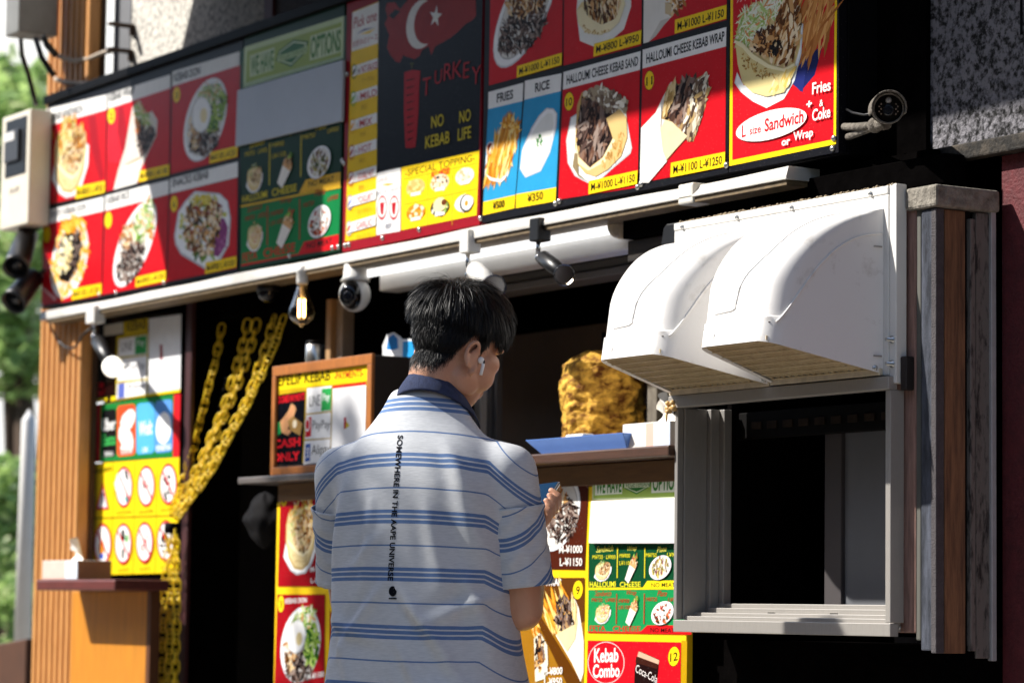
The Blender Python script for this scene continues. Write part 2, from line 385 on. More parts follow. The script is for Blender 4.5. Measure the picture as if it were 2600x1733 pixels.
A = cell(z5); A.poly([968, 352, 1552, 205, 1550, 338, 965, 490], WHT); A.poly([965, 490, 1550, 340, 1525, 1150, 940, 1260], RED)
A.text('KEBAB RICE', 985, 430, 1192, 372, 66, BLK, .026); disc(A, 995, 575, 33, 74)
plate(A, 1240, 790, 165, 400, .28); A.strips(sub(1205, 960, 120, 190, .2), 170, 75, 26, BEEF, .8, 1, .5); A.strips(sub(1180, 700, 70, 130, .2), 60, 70, 24, CHK + ['#e7a97e'], 1, .9, .4)
A.strips(sub(1330, 580, 95, 210, .22), 120, 80, 20, LET, .6, 1, .4); A.strips(sub(1390, 690, 30, 50), 12, 50, 20, ['#d98a4a', '#c8702c'], 1, .5)
tag_(A, [1250, 1100, 1525, 1035, 1520, 1130, 1245, 1190], 'M-¥900 L-¥1200'); A.build('dish_picture', tL)
A = cell(z5); A.poly([1565, 195, 2187, 38, 2185, 180, 1562, 332], WHT); A.poly([1562, 335, 2183, 185, 2175, 1015, 1535, 1140], RED)
A.text('SNACKS KEBAB', 1582, 275, 1915, 188, 76, BLK, .026); disc(A, 1600, 425, 33, 74, '6')
A.poly([1600, 720, 1635, 500, 1700, 400, 1790, 305, 2020, 328, 2095, 400, 2122, 560, 2105, 800, 2030, 935, 1890, 1030, 1660, 890, 1612, 800], '#b9bfc4')
A.poly([1612, 715, 1645, 500, 1705, 410, 1795, 318, 2015, 340, 2085, 405, 2110, 560, 2092, 795, 2022, 920, 1888, 1008, 1668, 870, 1622, 790], PLATE)
A.strips([1640, 700, 1670, 500, 1740, 400, 1800, 350, 2000, 370, 2060, 450, 2080, 700, 2000, 890, 1890, 960, 1690, 830], 90, 90, 40, ['#6d8f3a', '#3f6a22', '#90a94c', '#c9c96a'], 1, 1, .3)
A.poly([1990, 560, 2060, 560, 2095, 640, 2080, 800, 2010, 910, 1960, 900, 1975, 700], '#8a3f78'); A.strips([1985, 600, 2070, 580, 2080, 780, 2000, 900, 1965, 860], 30, 70, 26, ['#9a4f86', '#7a3268', '#ab6396'], 1.4, .4)
A.strips([1680, 680, 1720, 480, 1800, 380, 2010, 400, 2050, 480, 1980, 760, 1900, 930, 1720, 820], 230, 95, 32, CHK + ['#3b2418', '#8c3a22'], .9, 1, .4); A.strips([1740, 400, 1800, 330, 1960, 350, 1900, 420], 20, 120, 22, ['#d8c23a', '#e6d566'], .5, .5)
tag_(A, [1890, 965, 2175, 905, 2170, 1005, 1885, 1070], 'M-¥900 L-¥1050'); A.build('dish_picture', tL)
screws(tL, z5, [(405, 435), (390, 1360), (915, 1255), (1070, 1240), (1510, 1150)])

# ---- green board
GRN = '#14783f'
tG = board('menu_board', 'dark green menu board headed WE HAVE OPTIONS, partly hidden by a blank grey panel', (607, 688.5), (864, 636), '#0d3320')
A = Art(UP, z2); A.poly([195, 430, 1110, 130, 1080, 1040, 190, 1290], '#114a2b'); A.poly([236, 402, 1085, 138, 1080, 500, 226, 752], '#c4d6a4'); A.poly([262, 440, 1064, 190, 1060, 478, 250, 705], '#9bb155')
def wh(A, c0, c1, o0, o1, h, mat): pass
A.poly([282, 475, 494, 405, 486, 595, 282, 660], '#cfdcae'); A.text('WE HAVE', 288, 650, 484, 588, 165, '#3f7a2e', .03)
A.poly([800, 310, 1060, 230, 1058, 445, 792, 520], '#cfdcae'); A.text('OPTIONS', 800, 505, 1055, 436, 190, '#3f7a2e', .03)
A.poly([503, 520, 530, 435, 655, 338, 782, 352, 760, 450, 635, 572], '#2d6b33'); A.poly([516, 514, 540, 440, 657, 352, 766, 364, 748, 444, 636, 555], '#cfdcae'); A.poly([528, 508, 548, 445, 658, 366, 752, 376, 738, 440, 637, 540], '#2d6b33')
A.poly([520, 480, 776, 392, 770, 452, 522, 532], '#b7cc92'); A.text('VEGETERIAN', 530, 520, 766, 446, 52, '#2d6b33', .0)
A.build('heading', tG)
A = Art(UP, z6)
A.poly([202, -90, 1070, -330, 1055, 260, 205, 425], '#0c3322'); A.poly([205, 408, 1057, 240, 1056, 258, 205, 426], '#d9b02c')
A.poly([760, 190, 1056, 122, 1052, 240, 700, 308], '#e0ae2e'); A.text('NO MEAT', 782, 252, 1000, 205, 52, '#2a3316', .02)
A.text('HALLOUMI', 218, 388, 430, 340, 62, '#d9c531', .01); A.text('CHEESE', 470, 332, 680, 286, 64, '#d9c531', .01)
for x0, y0, y1 in ((448, -120, 235), (716, -190, 165)): A.poly([x0, y0, x0 + 9, y0 - 2, x0 + 5, y1, x0 - 4, y1], '#c9b52e')
for t, a, b, c, d, h in (('Sandwich', 280, -75, 405, -110, 50), ('Wrap', 550, -165, 650, -190, 60), ('Plate', 845, -225, 935, -248, 62)): A.text(t, a, b, c, d, h, '#d9c531', 0, .3)
for t, a, b, c, d, h in (('M¥750 · L¥900', 240, -4, 430, -48, 42), ('M¥900', 470, -80, 575, -104, 42), ('L¥1100', 470, 12, 590, -16, 42), ('M¥750', 735, -150, 840, -175, 42), ('L¥900', 945, -205, 1040, -228, 42)): A.text(t, a, b, c, d, h, '#c9b52e', 0)
sandwich(A, 322, 175, 72, 125); wrapc(A, 585, 110, 150, 62, -1.0); plate(A, 872, 40, 98, 140, .12, .86); A.strips(sub(872, 40, 76, 112), 90, 44, 18, ['#7d7a30', '#5a3a20', '#a89a4a', '#3a4a1c', '#6e3550'], 1.5, .3)
A.build('dish_picture', tG)
A = Art(UP, z6)
A.poly([205, 432, 1056, 268, 1042, 650, 690, 828, 210, 925], GRN); A.poly([210, 908, 690, 818, 690, 832, 210, 926], '#c22a22'); A.poly([745, 718, 1040, 652, 1036, 775, 690, 832], '#c5161f')
A.text('NO MEAT', 765, 780, 985, 735, 52, '#22150f', .02); A.text('FETA', 220, 890, 345, 862, 72, '#c5221f', .015); A.text('CHEESE', 400, 855, 668, 800, 78, '#c5221f', .015)
for x0, y0, y1 in ((433, 410, 750), (708, 355, 700)): A.poly([x0 - 4, y0, x0 + 5, y0 - 2, x0 + 3, y1, x0 - 6, y1], '#a5301f')
for t, a, b, c, d, h in (('Sandwich', 260, 470, 385, 435, 50), ('Wrap', 540, 410, 640, 385, 55), ('Plate', 835, 335, 925, 310, 58), ('M¥750 · L¥900', 240, 545, 425, 500, 42), ('M¥900', 455, 505, 565, 475, 42), ('L¥1100', 455, 585, 560, 555, 42), ('M¥750', 735, 430, 830, 405, 42), ('L¥900', 945, 375, 1035, 350, 42)): A.text(t, a, b, c, d, h, '#a5301f', 0, .2)
sandwich(A, 325, 672, 70, 128, False, ['#c2453a', '#e8c9a0', '#d9c26a', '#f0e6d0']); wrapc(A, 585, 610, 165, 66, -1.0); plate(A, 875, 545, 95, 140, .12, .86); A.strips(sub(872, 560, 74, 105), 60, 44, 26, ['#b3402a', '#8a2a1c', '#c9683a', '#2a3016'], 1, 1); A.strips(sub(880, 530, 60, 90), 26, 40, 34, ['#f2f2ec', '#e3e3da'], .6, .4)
A.build('dish_picture', tG); screws(tG, z6, [(625, 838), (990, 770), (1040, 760), (1075, 25)])
g = MB(); q = [Yp(*z2(*p), -0.012) for p in ((175, 772), (1072, 512), (1076, 518), (1065, 1026), (1058, 1032), (158, 1250))]; g.prism(q, (0, 0.009, 0))
tag(g.build('blank_panel', pm('blank_grey', '#aab0ba', 0.5, var=0.05, scale=5), None, 0.001), 'blank pale grey panel fixed over the green board high on the sign row', 'panel')

# ---- black and yellow kebab poster board
zT = Zm(860, 0, 2.45)
tK = board('menu_board', 'black board with red map, TURKEY lettering and a yellow sauce list down its side', (869, 640), (1218, 570), '#8e1220')
A = Art(UP, zT); A.poly([246, -80, 905, -300, 872, 938, 236, 1075], '#0c0d16')
A.poly([300, 20, 350, 15, 380, 60, 440, -10, 500, -60, 700, -110, 830, -120, 850, -40, 855, 100, 830, 130, 790, 150, 740, 200, 690, 240, 600, 290, 575, 345, 560, 290, 520, 310, 500, 350, 470, 370, 400, 345, 380, 390, 355, 385, 320, 340, 300, 300, 315, 220, 285, 150, 305, 110, 290, 60], '#8e1f1c')
A.poly([310, 100, 350, 60, 385, 70, 340, 120], '#0c0d16')
A.ell(512, 152, 92, 152, '#d8d8d4', 0.03); A.ell(552, 140, 84, 134, '#8e1f1c', 0.03)
st = []
for i in range(10):
    r_ = 1 if i % 2 == 0 else .4; a_ = math.pi * i / 5 + .2; x_ = math.sin(a_) * 40 * r_; st += [603 + x_, 104 - math.cos(a_) * 70 * r_ - .22 * x_]
A.poly(st, '#d8d8d4')
A.poly([408, 450, 455, 436, 508, 440, 500, 560, 496, 700, 478, 915, 445, 922, 415, 920, 405, 700], '#a5131f')
for k in range(9): A.poly([418 + k, 500 + k * 46, 470 - k, 488 + k * 46, 472 - k, 492 + k * 46, 420 + k, 508 + k * 46], '#12080a')
A.text('T', 442, 430, 468, 425, 34, '#6b6a3a', 0)
for ch, x, y, h, wd in (('T', 520, 600, 110, 52), ('U', 596, 528, 88, 46), ('R', 652, 505, 105, 50), ('K', 706, 492, 105, 58), ('E', 772, 492, 100, 40), ('Y', 826, 530, 112, 58)): A.text(ch, x, y, x + wd, y - wd * .24, h, '#a5222a', -.002, .05)
for s_, x, y, x2, h in (('NO', 575, 800, 652, 76), ('NO', 750, 768, 820, 76), ('KEBAB', 538, 925, 688, 76), ('LIFE', 740, 878, 822, 76)): A.text(s_, x, y, x2, y - (x2 - x) * .24, h, '#c9b52e', .012)
A.build('poster_picture', tK)
A = Art(UP, zT); A.poly([86, 76, 249, 10, 231, 1466, 40, 1502], '#e8c01c'); A.poly([86, 80, 249, 14, 244, 270, 80, 322], WHT)
A.text('Pick one', 92, 182, 236, 128, 70, '#a5141c', .01, .1); A.poly([110, 214, 160, 180, 225, 172, 165, 190], '#3a4a8a'); A.poly([130, 214, 180, 196, 228, 178, 190, 208], YEL)
A.text('お好みのソース', 86, 300, 240, 250, 44, '#b0242c', 0)
ry = [(404, 'NO SAUCE', 'ソースなし'), (572, 'MILD', '甘口'), (742, 'MIX', '中辛'), (905, 'HOT', '辛口'), (1070, 'DOUBLE HOT', '激辛'), (1218, 'YOGURT', 'ヨーグルト'), (1378, 'GARLIC', 'ガーリック')]
for k, (y, a, b) in enumerate(ry):
    x = 82 - k * 5.5; A.poly([x + 6, y + 10, 243 - k * 2.2, y - 42, 242 - k * 2.2, y + 22, x + 4, y + 72], WHT)
    A.ring(x + 14, y + 42, 19, 46, .16, ('#3a6a3a', '#4a9a3a', '#d9a52c', '#a52030', '#a52030', '#4a5aa5', '#8a9ab0')[k]); A.ell(x + 14, y + 42, 7, 22, ('#1c3018', '#5aa53a', '#e0a02c', '#a52030', '#8a1020', '#6a7ac0', '#b02020')[k], .3)
    A.text(str(k + 1), x + 40, y + 52, x + 48, y + 50, 28, '#7a2a2a'); L_ = min(100, 26 * len(a)); A.text(a, x + 58, y + 50, x + 58 + L_, y + 50 - L_ * .27, 44, '#b0242c', .012); A.text(b, x + 62, y + 112, x + 62 + 16 * len(b), y + 112 - 4 * len(b), 30, '#a57a1c', 0)
A.build('price_list', tK)
A = Art(UP, zT); A.poly([233, 1078, 385, 1040, 382, 1437, 235, 1462], WHT); A.text('お肉を選んで下さい', 240, 1146, 376, 1112, 34, '#b0242c', 0); A.poly([262, 1152, 300, 1140, 350, 1142, 305, 1156], '#e0a52c'); A.text('BEEF  MIX  CHICKEN', 240, 1218, 376, 1182, 24, '#7a7a8a', 0)
for x in (270, 343): A.ell(x, 1292, 31, 76, '#b3202a'); A.ell(x, 1290, 26, 62, WHT); A.poly([x - 14, 1262, x + 14, 1256, x + 8, 1330, x - 4, 1340, x - 12, 1310], '#b3202a')
A.text('OK', 300, 1380, 316, 1376, 30, '#7a7a8a'); A.text('BEEF', 290, 1424, 328, 1416, 30, '#7a7a8a', .01); A.build('meat_choice', tK)
A = Art(UP, zT); A.poly([390, 1040, 874, 935, 858, 1338, 388, 1432], YEL); A.text('-SPECIAL TOPPING-', 412, 1100, 846, 1002, 44, BLK, .006)
for y in (1113, 1272): A.poly([404, y, 860, y - 100, 860, y - 96, 404, y + 4], '#d98a1c')
for x in (553, 706): A.poly([x, 1085, x + 3, 1084, x, 1400, x - 3, 1400], '#e0a52c')
A.text('ALL+¥200', 572, 1110, 690, 1082, 46, '#c5161f', .03)
for x, y, c in ((478, 1165, ['#e2b36a', '#f0d08a', '#d9a04a']), (628, 1135, ['#f0d5b0', '#d98a4a', '#e8e0d0', '#24242a']), (784, 1095, ['#f0ead8', '#c9b48a', '#e0d4b8']), (478, 1320, ['#e08a1c', '#f0a83a', '#c9701c', '#f2e0c0']), (628, 1290, ['#2a2e26', '#e8e0a0', '#5a3418', '#8fb04a', '#f0f0e0']), (780, 1262, ['#f4f2ec'])):
    A.ell(x, y, 58, 52, c[0]); A.strips(sub(x, y, 50, 44), 40, 40, 20, c, .3, 1.2); A.poly([x - 30, y + 36, x + 30, y + 24, x + 30, y + 44, x - 30, y + 56], '#f2efe6')
A.ell(628, 1252 + 20, 40, 44, '#e8e2a8'); A.ell(655, 1258, 16, 20, '#6b3a1c'); A.ell(792, 1262, 40, 54, '#26282c'); A.ell(797, 1260, 34, 46, '#f6f5f0'); A.ell(794, 1264, 11, 18, '#e0912c')
A.build('topping_list', tK); screws(tK, zT, [(42, 1526), (66, 1522), (275, 1480), (503, 1428), (54, 462), (36, 1015)])

# ---- right red board
tR = board('menu_board', 'red menu board with halloumi kebab pictures, blue FRIES and blue RICE panels', (1223, 566), (1850, 438), '#131318')
A = Art(UP, z3); A.poly([155, -330, 772, -520, 762, 560, 140, 730], RED); plate(A, 450, 80, 220, 500, .32, .84); A.strips(sub(420, 240, 190, 230, .3), 380, 95, 20, BEEF, .9, 1.1, .5); A.strips(sub(470, -20, 180, 160, .3), 140, 95, 26, CHK, .9, 1.1, .5)
tag_(A, [380, 565, 762, 450, 757, 555, 375, 665], 'M-¥1000 L-¥1150'); A.build('dish_picture', tR)
A = Art(UP, z3); A.poly([785, -520, 1447, -700, 1437, 390, 775, 560], RED)
A.poly([900, -100, 1355, -200, 1350, 60, 1290, 250, 1150, 370, 1060, 410, 915, 350, 885, 100], '#e9e8e2'); A.poly([885, 90, 930, 20, 1290, -60, 1270, 120, 1200, 230, 1100, 300, 960, 270, 900, 200], PITA)
A.strips([930, -200, 1290, -260, 1270, 60, 1180, 200, 1060, 190, 960, 80], 260, 110, 26, CHK + ['#4a2a18', '#2a1810'], 1.4, .5, .3); A.poly([888, 92, 930, 60, 990, 150, 1100, 215, 1220, 160, 1290, -30, 1300, 40, 1250, 190, 1170, 270, 1080, 300, 960, 280, 905, 210], '#efe2b8'); A.strips([920, 200, 1060, 270, 1180, 250, 1100, 300, 960, 280], 20, 40, 14, ['#c9a868', '#b8935a'], .2, .6)
tag_(A, [1035, 375, 1440, 258, 1433, 375, 1030, 485], 'M-¥800 L-¥950'); A.build('dish_picture', tR)
A = Art(UP, z3); A.poly([1465, -700, 2175, -900, 2165, 170, 1455, 372], RED); A.poly([1462, -300, 1700, -360, 1820, 0, 1680, 160, 1600, 250, 1500, 360, 1455, 372], '#e6e2da'); A.poly([1600, 180, 1680, 150, 1560, 310, 1500, 360], '#c9c4bb'); A.strips([1640, -120, 1820, -160, 1830, 10, 1700, 150, 1640, 40], 60, 90, 40, CHK, .8, .8, .4)
A.poly([1640, 20, 1700, 40, 1690, 130, 1640, 120], '#cdb892')
tag_(A, [1725, 170, 2165, 42, 2162, 160, 1722, 290], 'M-¥1000 L-¥1150'); A.build('dish_picture', tR)
BLU = '#2f97c9'
A = Art(UP, z3); A.poly([135, 786, 432, 706, 426, 862, 132, 932], WHT); A.poly([132, 932, 426, 862, 365, 1662, 92, 1722], BLU); A.poly([92, 1720, 365, 1660, 356, 1774, 88, 1834], YEL)
A.text('FRIES', 205, 880, 345, 842, 80, BLK, .026); A.ell(150, 1270, 36, 62, '#d8dadc'); A.ell(148, 1262, 26, 44, '#6b1f24')
A.poly([240, 1080, 385, 1060, 400, 1110, 300, 1500, 240, 1555, 150, 1535, 105, 1490, 115, 1330], '#e9e6df'); A.strips([250, 1060, 380, 1050, 395, 1130, 300, 1440, 220, 1520, 115, 1480, 130, 1330, 220, 1180], 210, 230, 26, FRY, 1.9, .28); A.strips([240, 1045, 390, 1040, 390, 1090, 250, 1110], 30, 60, 22, FRY, .5, .8); A.poly([106, 1478, 160, 1515, 240, 1530, 300, 1470, 275, 1525, 240, 1556, 150, 1536], '#f0eee8')
A.text('¥500', 170, 1787, 270, 1764, 66, BLK, .012); A.build('dish_picture', tR, 'blue FRIES panel with a tray of chips')
A = Art(UP, z3); A.poly([446, 690, 758, 626, 751, 778, 440, 852], WHT); A.poly([440, 852, 751, 778, 712, 1597, 372, 1657], BLU); A.poly([372, 1655, 712, 1596, 706, 1714, 368, 1774], YEL); A.text('RICE', 532, 790, 655, 758, 80, BLK, .026)
A.poly([565, 985, 630, 920, 690, 925, 722, 970, 715, 1080, 660, 1300, 580, 1460, 450, 1515, 402, 1440, 420, 1280, 500, 1090], '#c8ccd0'); A.poly([572, 990, 632, 932, 685, 936, 712, 975, 705, 1075, 650, 1290, 572, 1445, 452, 1500, 412, 1435, 430, 1285, 508, 1096], '#f4f5f5'); A.poly([590, 1010, 640, 965, 680, 970, 690, 1060, 640, 1270, 570, 1390, 470, 1440, 440, 1400, 455, 1290, 520, 1120], '#e9e9e4'); A.strips(sub(568, 1200, 26, 52), 34, 26, 16, ['#2f7a34', '#4a9a44', '#1f5a26'], 1, 1)
A.text('¥350', 465, 1728, 600, 1698, 72, BLK, .012); A.build('dish_picture', tR, 'blue RICE panel with a white bowl')
A = Art(UP, z3); A.poly([775, 616, 1433, 437, 1426, 597, 770, 766], WHT); A.poly([770, 766, 1426, 597, 1406, 1597, 730, 1700], RED); A.text('HALLOUMI CHEESE KEBAB SAND', 800, 725, 1410, 560, 82, BLK, .024); disc(A, 822, 865, 38, 77, '10')
A.poly([835, 1000, 900, 960, 1300, 880, 1320, 1050, 1358, 1260, 1345, 1310, 1190, 1440, 1080, 1540, 980, 1560, 870, 1500, 810, 1390, 797, 1200], '#bfc3c6'); A.poly([842, 1005, 905, 970, 1295, 895, 1312, 1050, 1345, 1260, 1330, 1300, 1180, 1430, 1075, 1525, 980, 1545, 876, 1488, 822, 1385, 808, 1200], '#f2f2f0')
A.poly([890, 900, 930, 790, 1000, 770, 1250, 960, 1310, 1000, 1320, 1180, 1270, 1330, 1150, 1450, 1050, 1510, 960, 1480, 895, 1400, 870, 1250], '#c4a163'); A.poly([895, 1040, 930, 850, 1100, 760, 1220, 980, 1200, 1200, 1100, 1350, 1000, 1420, 920, 1380], '#33241c')
A.strips([900, 1040, 940, 860, 1060, 830, 1180, 1000, 1190, 1180, 1090, 1330, 1000, 1410, 915, 1370], 260, 130, 40, BEEF + ['#6b4a3a', '#8a6a58'], 1.9, .5, .3); A.strips([940, 800, 1040, 740, 1180, 770, 1320, 870, 1290, 960, 1180, 960, 1060, 860], 130, 90, 44, ['#d8ceb8', '#f0eadb', '#a8957a', '#6b5646', '#8a7a66'], .4, .8, .3)
A.poly([1140, 1010, 1250, 930, 1310, 1000, 1318, 1170, 1265, 1330, 1150, 1445, 1050, 1505, 960, 1475, 890, 1390, 900, 1330, 1000, 1430, 1110, 1340, 1195, 1180], '#d6b578'); A.poly([1195, 1180, 1110, 1345, 1000, 1432, 905, 1340, 898, 1300, 880, 1200, 878, 1290, 895, 1390, 985, 1455, 1130, 1380, 1215, 1200], '#efe0b4'); A.strips([1100, 1380, 1250, 1150, 1300, 1100, 1250, 1330, 1120, 1440], 40, 60, 20, ['#b98d4c', '#a57a3c', '#c9a260'], 1.6, .6)
A.poly([895, 1310, 900, 1480, 980, 1545, 900, 1500, 850, 1420, 868, 1300], '#8f7d5c')
tag_(A, [990, 1542, 1406, 1452, 1400, 1568, 987, 1655], 'M-¥1000 L-¥1150'); A.build('dish_picture', tR)
A = Art(UP, z3); A.poly([1450, 426, 2163, 232, 2160, 397, 1448, 586], WHT); A.poly([1448, 586, 2160, 397, 2152, 1426, 1425, 1558], RED); A.text('HALLOUMI CHEESE KEBAB WRAP', 1480, 545, 2145, 350, 86, BLK, .024); disc(A, 1506, 687, 39, 80, '11')
A.poly([1437, 1090, 1560, 960, 1620, 830, 1690, 700, 1730, 700, 1760, 1000, 1840, 1120, 1820, 1180, 1640, 1370, 1500, 1560, 1425, 1558], '#e4dfd6'); A.poly([1590, 1180, 1650, 1020, 1740, 1080, 1830, 1150, 1650, 1380, 1600, 1300], '#d8bd8c')
A.poly([1605, 1010, 1640, 800, 1700, 698, 1760, 720, 1850, 660, 1910, 670, 2005, 615, 2008, 760, 1985, 910, 1940, 1040, 1880, 1210, 1845, 1180, 1780, 1110, 1700, 1050], '#a98a5c'); A.strips([1660, 960, 1700, 780, 1790, 700, 1900, 680, 1900, 800, 1780, 1040, 1720, 1040], 220, 140, 40, BEEF + ['#6b4a3a', '#7a5c4c', '#4a342a'], 2.0, .4, .2)
A.strips([1900, 700, 2000, 620, 2005, 780, 1970, 920, 1930, 1040, 1860, 1200, 1780, 1100, 1840, 960], 140, 120, 36, ['#d8ceb8', '#f0eadb', '#a8957a', '#6b5646', '#4a3a30', '#b89a66'], 2.0, .5, .3); A.strips([1620, 980, 1650, 800, 1700, 710, 1740, 720, 1690, 900], 40, 120, 30, ['#c9a76a', '#e0c894', '#a8854c'], 1.9, .2)
A.poly([1600, 1100, 1640, 1020, 1700, 1040, 1780, 1120, 1830, 1160, 1640, 1375, 1610, 1300], '#e6d2a6'); A.poly([1436, 1095, 1560, 965, 1610, 870, 1600, 1120, 1620, 1290, 1655, 1375, 1500, 1556, 1425, 1556], '#f0ede8')
tag_(A, [1690, 1388, 2152, 1294, 2150, 1420, 1685, 1512], 'M-¥1100 L-¥1250'); A.build('dish_picture', tR)
screws(tR, z3, [(70, 1860), (710, 1735), (742, 1715), (1410, 1595), (1438, 1570), (2166, 1410)])

# ---- L size board
tS = board('menu_board', 'red board with yellow border and the oval L size Sandwich, rightmost of the sign row', (1850, 438), (2130, 386), '#131318')
A = Art(UP, z4); A.poly([165, -420, 962, -680, 948, 1076, 152, 1240], YEL); A.poly([182, -400, 944, -640, 930, 1040, 174, 1196], '#cc1822')
A.text('サンドイッチ', 200, 30, 380, -20, 70, WHT, 0)
A.poly([680, 380, 740, 420, 850, 335, 790, 560, 685, 685, 630, 630], '#1c2358'); A.poly([680, 380, 740, 422, 700, 690, 628, 632], '#252d6b')
A.strips([670, -120, 900, -160, 935, 60, 900, 250, 740, 420, 690, 390], 90, 330, 34, ['#b9763a', '#cf8f4c', '#a5642c', '#dda562'], -1.1, .2)
A.poly([190, 620, 210, 540, 260, 640, 600, 500, 660, 150, 705, 180, 690, 400, 640, 600, 560, 740, 430, 808, 330, 760, 240, 690], '#d3dade'); A.poly([200, 620, 212, 560, 260, 640, 600, 500, 660, 160, 695, 185, 680, 400, 630, 590, 550, 722, 430, 785, 335, 742, 245, 675], '#f2f4f4')
A.poly([195, 300, 230, 130, 330, 20, 600, 0, 660, 60, 690, 140, 680, 350, 620, 560, 540, 680, 420, 725, 320, 690, 250, 620, 215, 480], '#dcc68a')
A.strips([215, 300, 235, 110, 330, 40, 400, 0, 560, -60, 560, 60, 400, 240, 300, 340, 240, 340], 330, 130, 15, ['#b9cf7a', '#dfe9b8', '#eef2d8', '#9ab85a', '#f4f6e6', '#dd9a5a'], -.5, 1.1, .6)
A.strips([400, 340, 480, 200, 560, 20, 650, 0, 680, 160, 660, 350, 580, 490, 470, 420], 200, 120, 40, CHK, -1.1, .4, .2); A.strips([300, 360, 380, 240, 480, 210, 500, 350, 430, 420, 360, 410], 150, 80, 34, CHK + ['#4a2f20', '#3a2216'], .2, 1, .4); A.strips([480, 290, 540, 330, 500, 400, 460, 380], 14, 60, 28, ['#15100d', '#2a1d16'], 1, 1)
A.poly([195, 300, 260, 330, 330, 410, 450, 490, 560, 520, 640, 480, 650, 520, 560, 690, 430, 722, 320, 690, 250, 620, 215, 480], '#d9c98e'); A.poly([195, 300, 260, 328, 330, 405, 450, 484, 560, 514, 640, 470, 640, 490, 560, 535, 440, 510, 320, 440, 250, 360, 200, 330], '#efe4b8'); A.strips([240, 380, 330, 460, 450, 530, 540, 560, 480, 600, 330, 560, 250, 500], 60, 34, 14, ['#a07a3a', '#b98f4c', '#8a6630', '#c9a560'], .2, .8)
A.strips([470, 640, 560, 560, 640, 520, 600, 620, 520, 690], 18, 120, 30, ['#e6cf8a', '#f2e4b0', '#d9b862'], -.9, .2)
c_ = []
for i in range(40):
    t_ = 2 * math.pi * i / 40; x_ = 268 * math.cos(t_); y_ = 122 * math.sin(t_); c_ += [466 + x_ * .985 + y_ * .1, 931 + y_ * .86 - x_ * .255]
A.poly(c_, '#f4f3f1')
A.text('L', 244, 1030, 276, 1020, 92, '#c5161f', .02); A.text('size', 302, 1010, 388, 990, 58, '#c5161f', .02); A.text('Sandwich', 414, 988, 706, 916, 100, '#c5161f', .025)
A.text('or', 542, 1092, 606, 1078, 42, WHT, .03); A.text('Wrap', 630, 1074, 776, 1038, 86, WHT, .02)
A.text('Fries', 770, 708, 908, 676, 88, WHT, .02); A.text('+', 728, 806, 768, 796, 48, WHT, .04); A.text('&', 824, 798, 852, 790, 50, WHT, .01); A.text('Coke', 770, 908, 906, 876, 90, WHT, .02)
A.build('dish_picture', tS); screws(tS, z4, [(936, 1033), (926, 1110), (134, 1232)])
# ================================================================== ground, street, building
M_asph = pm('asphalt', '#4a4a4a', 0.9, var=0.25, scale=14, bump=0.4, bscale=160)
M_pave = pm('paving', '#8f8b84', 0.85, var=0.2, scale=6, bump=0.3, bscale=90)
struct(MB().box((-90, -60, -0.3), (60, 60, -0.12)).build('ground', M_asph))
struct(MB().box((-12, -2.3, -0.119), (9, 1.9, 0.0)).build('pavement', M_pave, None, 0.01))

M_conc = pm('concrete_wall', '#7f7c77', 0.9, col2='#d8d4ca', scale=60, thr=(0.36, 0.56), bump=0.35, bscale=140)
M_plas = pm('dark_plaster', '#090909', 0.95, col2='#77757a', scale=66, thr=(0.40, 0.57), bump=0.9, bscale=85)
M_dark = pm('dark_fascia', '#080707', 0.9, var=0.4, scale=12, bump=0.2, spec=0.0)
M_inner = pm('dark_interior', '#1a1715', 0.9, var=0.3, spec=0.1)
M_maroon = pm('maroon_render', '#561a1f', 0.75, var=0.3, scale=40, bump=0.4, bscale=120)
M_timber = pm('dirty_timber', '#15110d', 0.85, col2='#3d3022', scale=9, thr=(0.4, 0.75), stretch=(1, 8, 12), bump=0.3)
M_flash = pm('dirty_flashing', '#16130f', 0.85, col2='#4a4238', scale=26, thr=(0.45, 0.7), bump=0.4, bscale=120)
M_alu = pm('aluminium', '#a19d97', 0.42, 0.35, var=0.08, scale=30, stretch=(30, 30, 1.5))
M_ledge = pm('ledge_metal', '#b5b2ab', 0.45, col2='#d2cfc8', scale=5, thr=(.3, .7))
M_white = pm('white_metal', '#d9d7d2', 0.4, var=0.06, scale=9)
M_whitep = pm('white_plastic', '#d6d4cf', 0.35, var=0.05, scale=6)

shop = thing('kebab_shop', 'kebab shop front with concrete upper wall, dark plaster, open counter hatch and black door recess', 'shop', (0, 0, 0))
# upper walls
sbox('upper_wall', (-3.93, 0.12, 2.02), (0.33, 0.3, 4.6), M_conc, shop, 0)
sbox('plaster_panel', (0.331, 0.116, 1.99), (7.0, 0.3, 4.6), M_plas, shop, 0)
g = MB()
for x in (0.62, 1.18, 1.8, 2.6, 3.4, 4.2, 5.0, 5.8): g.box((x, 0.1135, 2.2), (x + 0.006, 0.1155, 4.5))
g.build('plaster_joint', M_black, shop)
# maroon framed panel on the upper wall
a = Yp(680, 60, 0.11); b = Yp(905, 0, 0.11)
g = MB(); x0, x1, z0 = a.x, b.x + .25, 2.74
g.box((x0, 0.095, z0), (x0 + 0.06, 0.119, 3.5)); g.box((x0 + 0.0605, 0.095, z0), (x1, 0.119, z0 + 0.04)); g.box((x0 + .55, 0.095, z0 + .041), (x0 + .61, 0.119, 3.5)); g.build('window_frame', pm('maroon_frame', '#5d2329', 0.6, var=0.2), shop, 0.003)
sbox('window_screen', (x0 + 0.061, 0.105, z0 + 0.041), (x1, 0.1185, 3.5), pm('grey_mesh', '#4b4648', 0.8, var=0.3, scale=70), shop, 0)
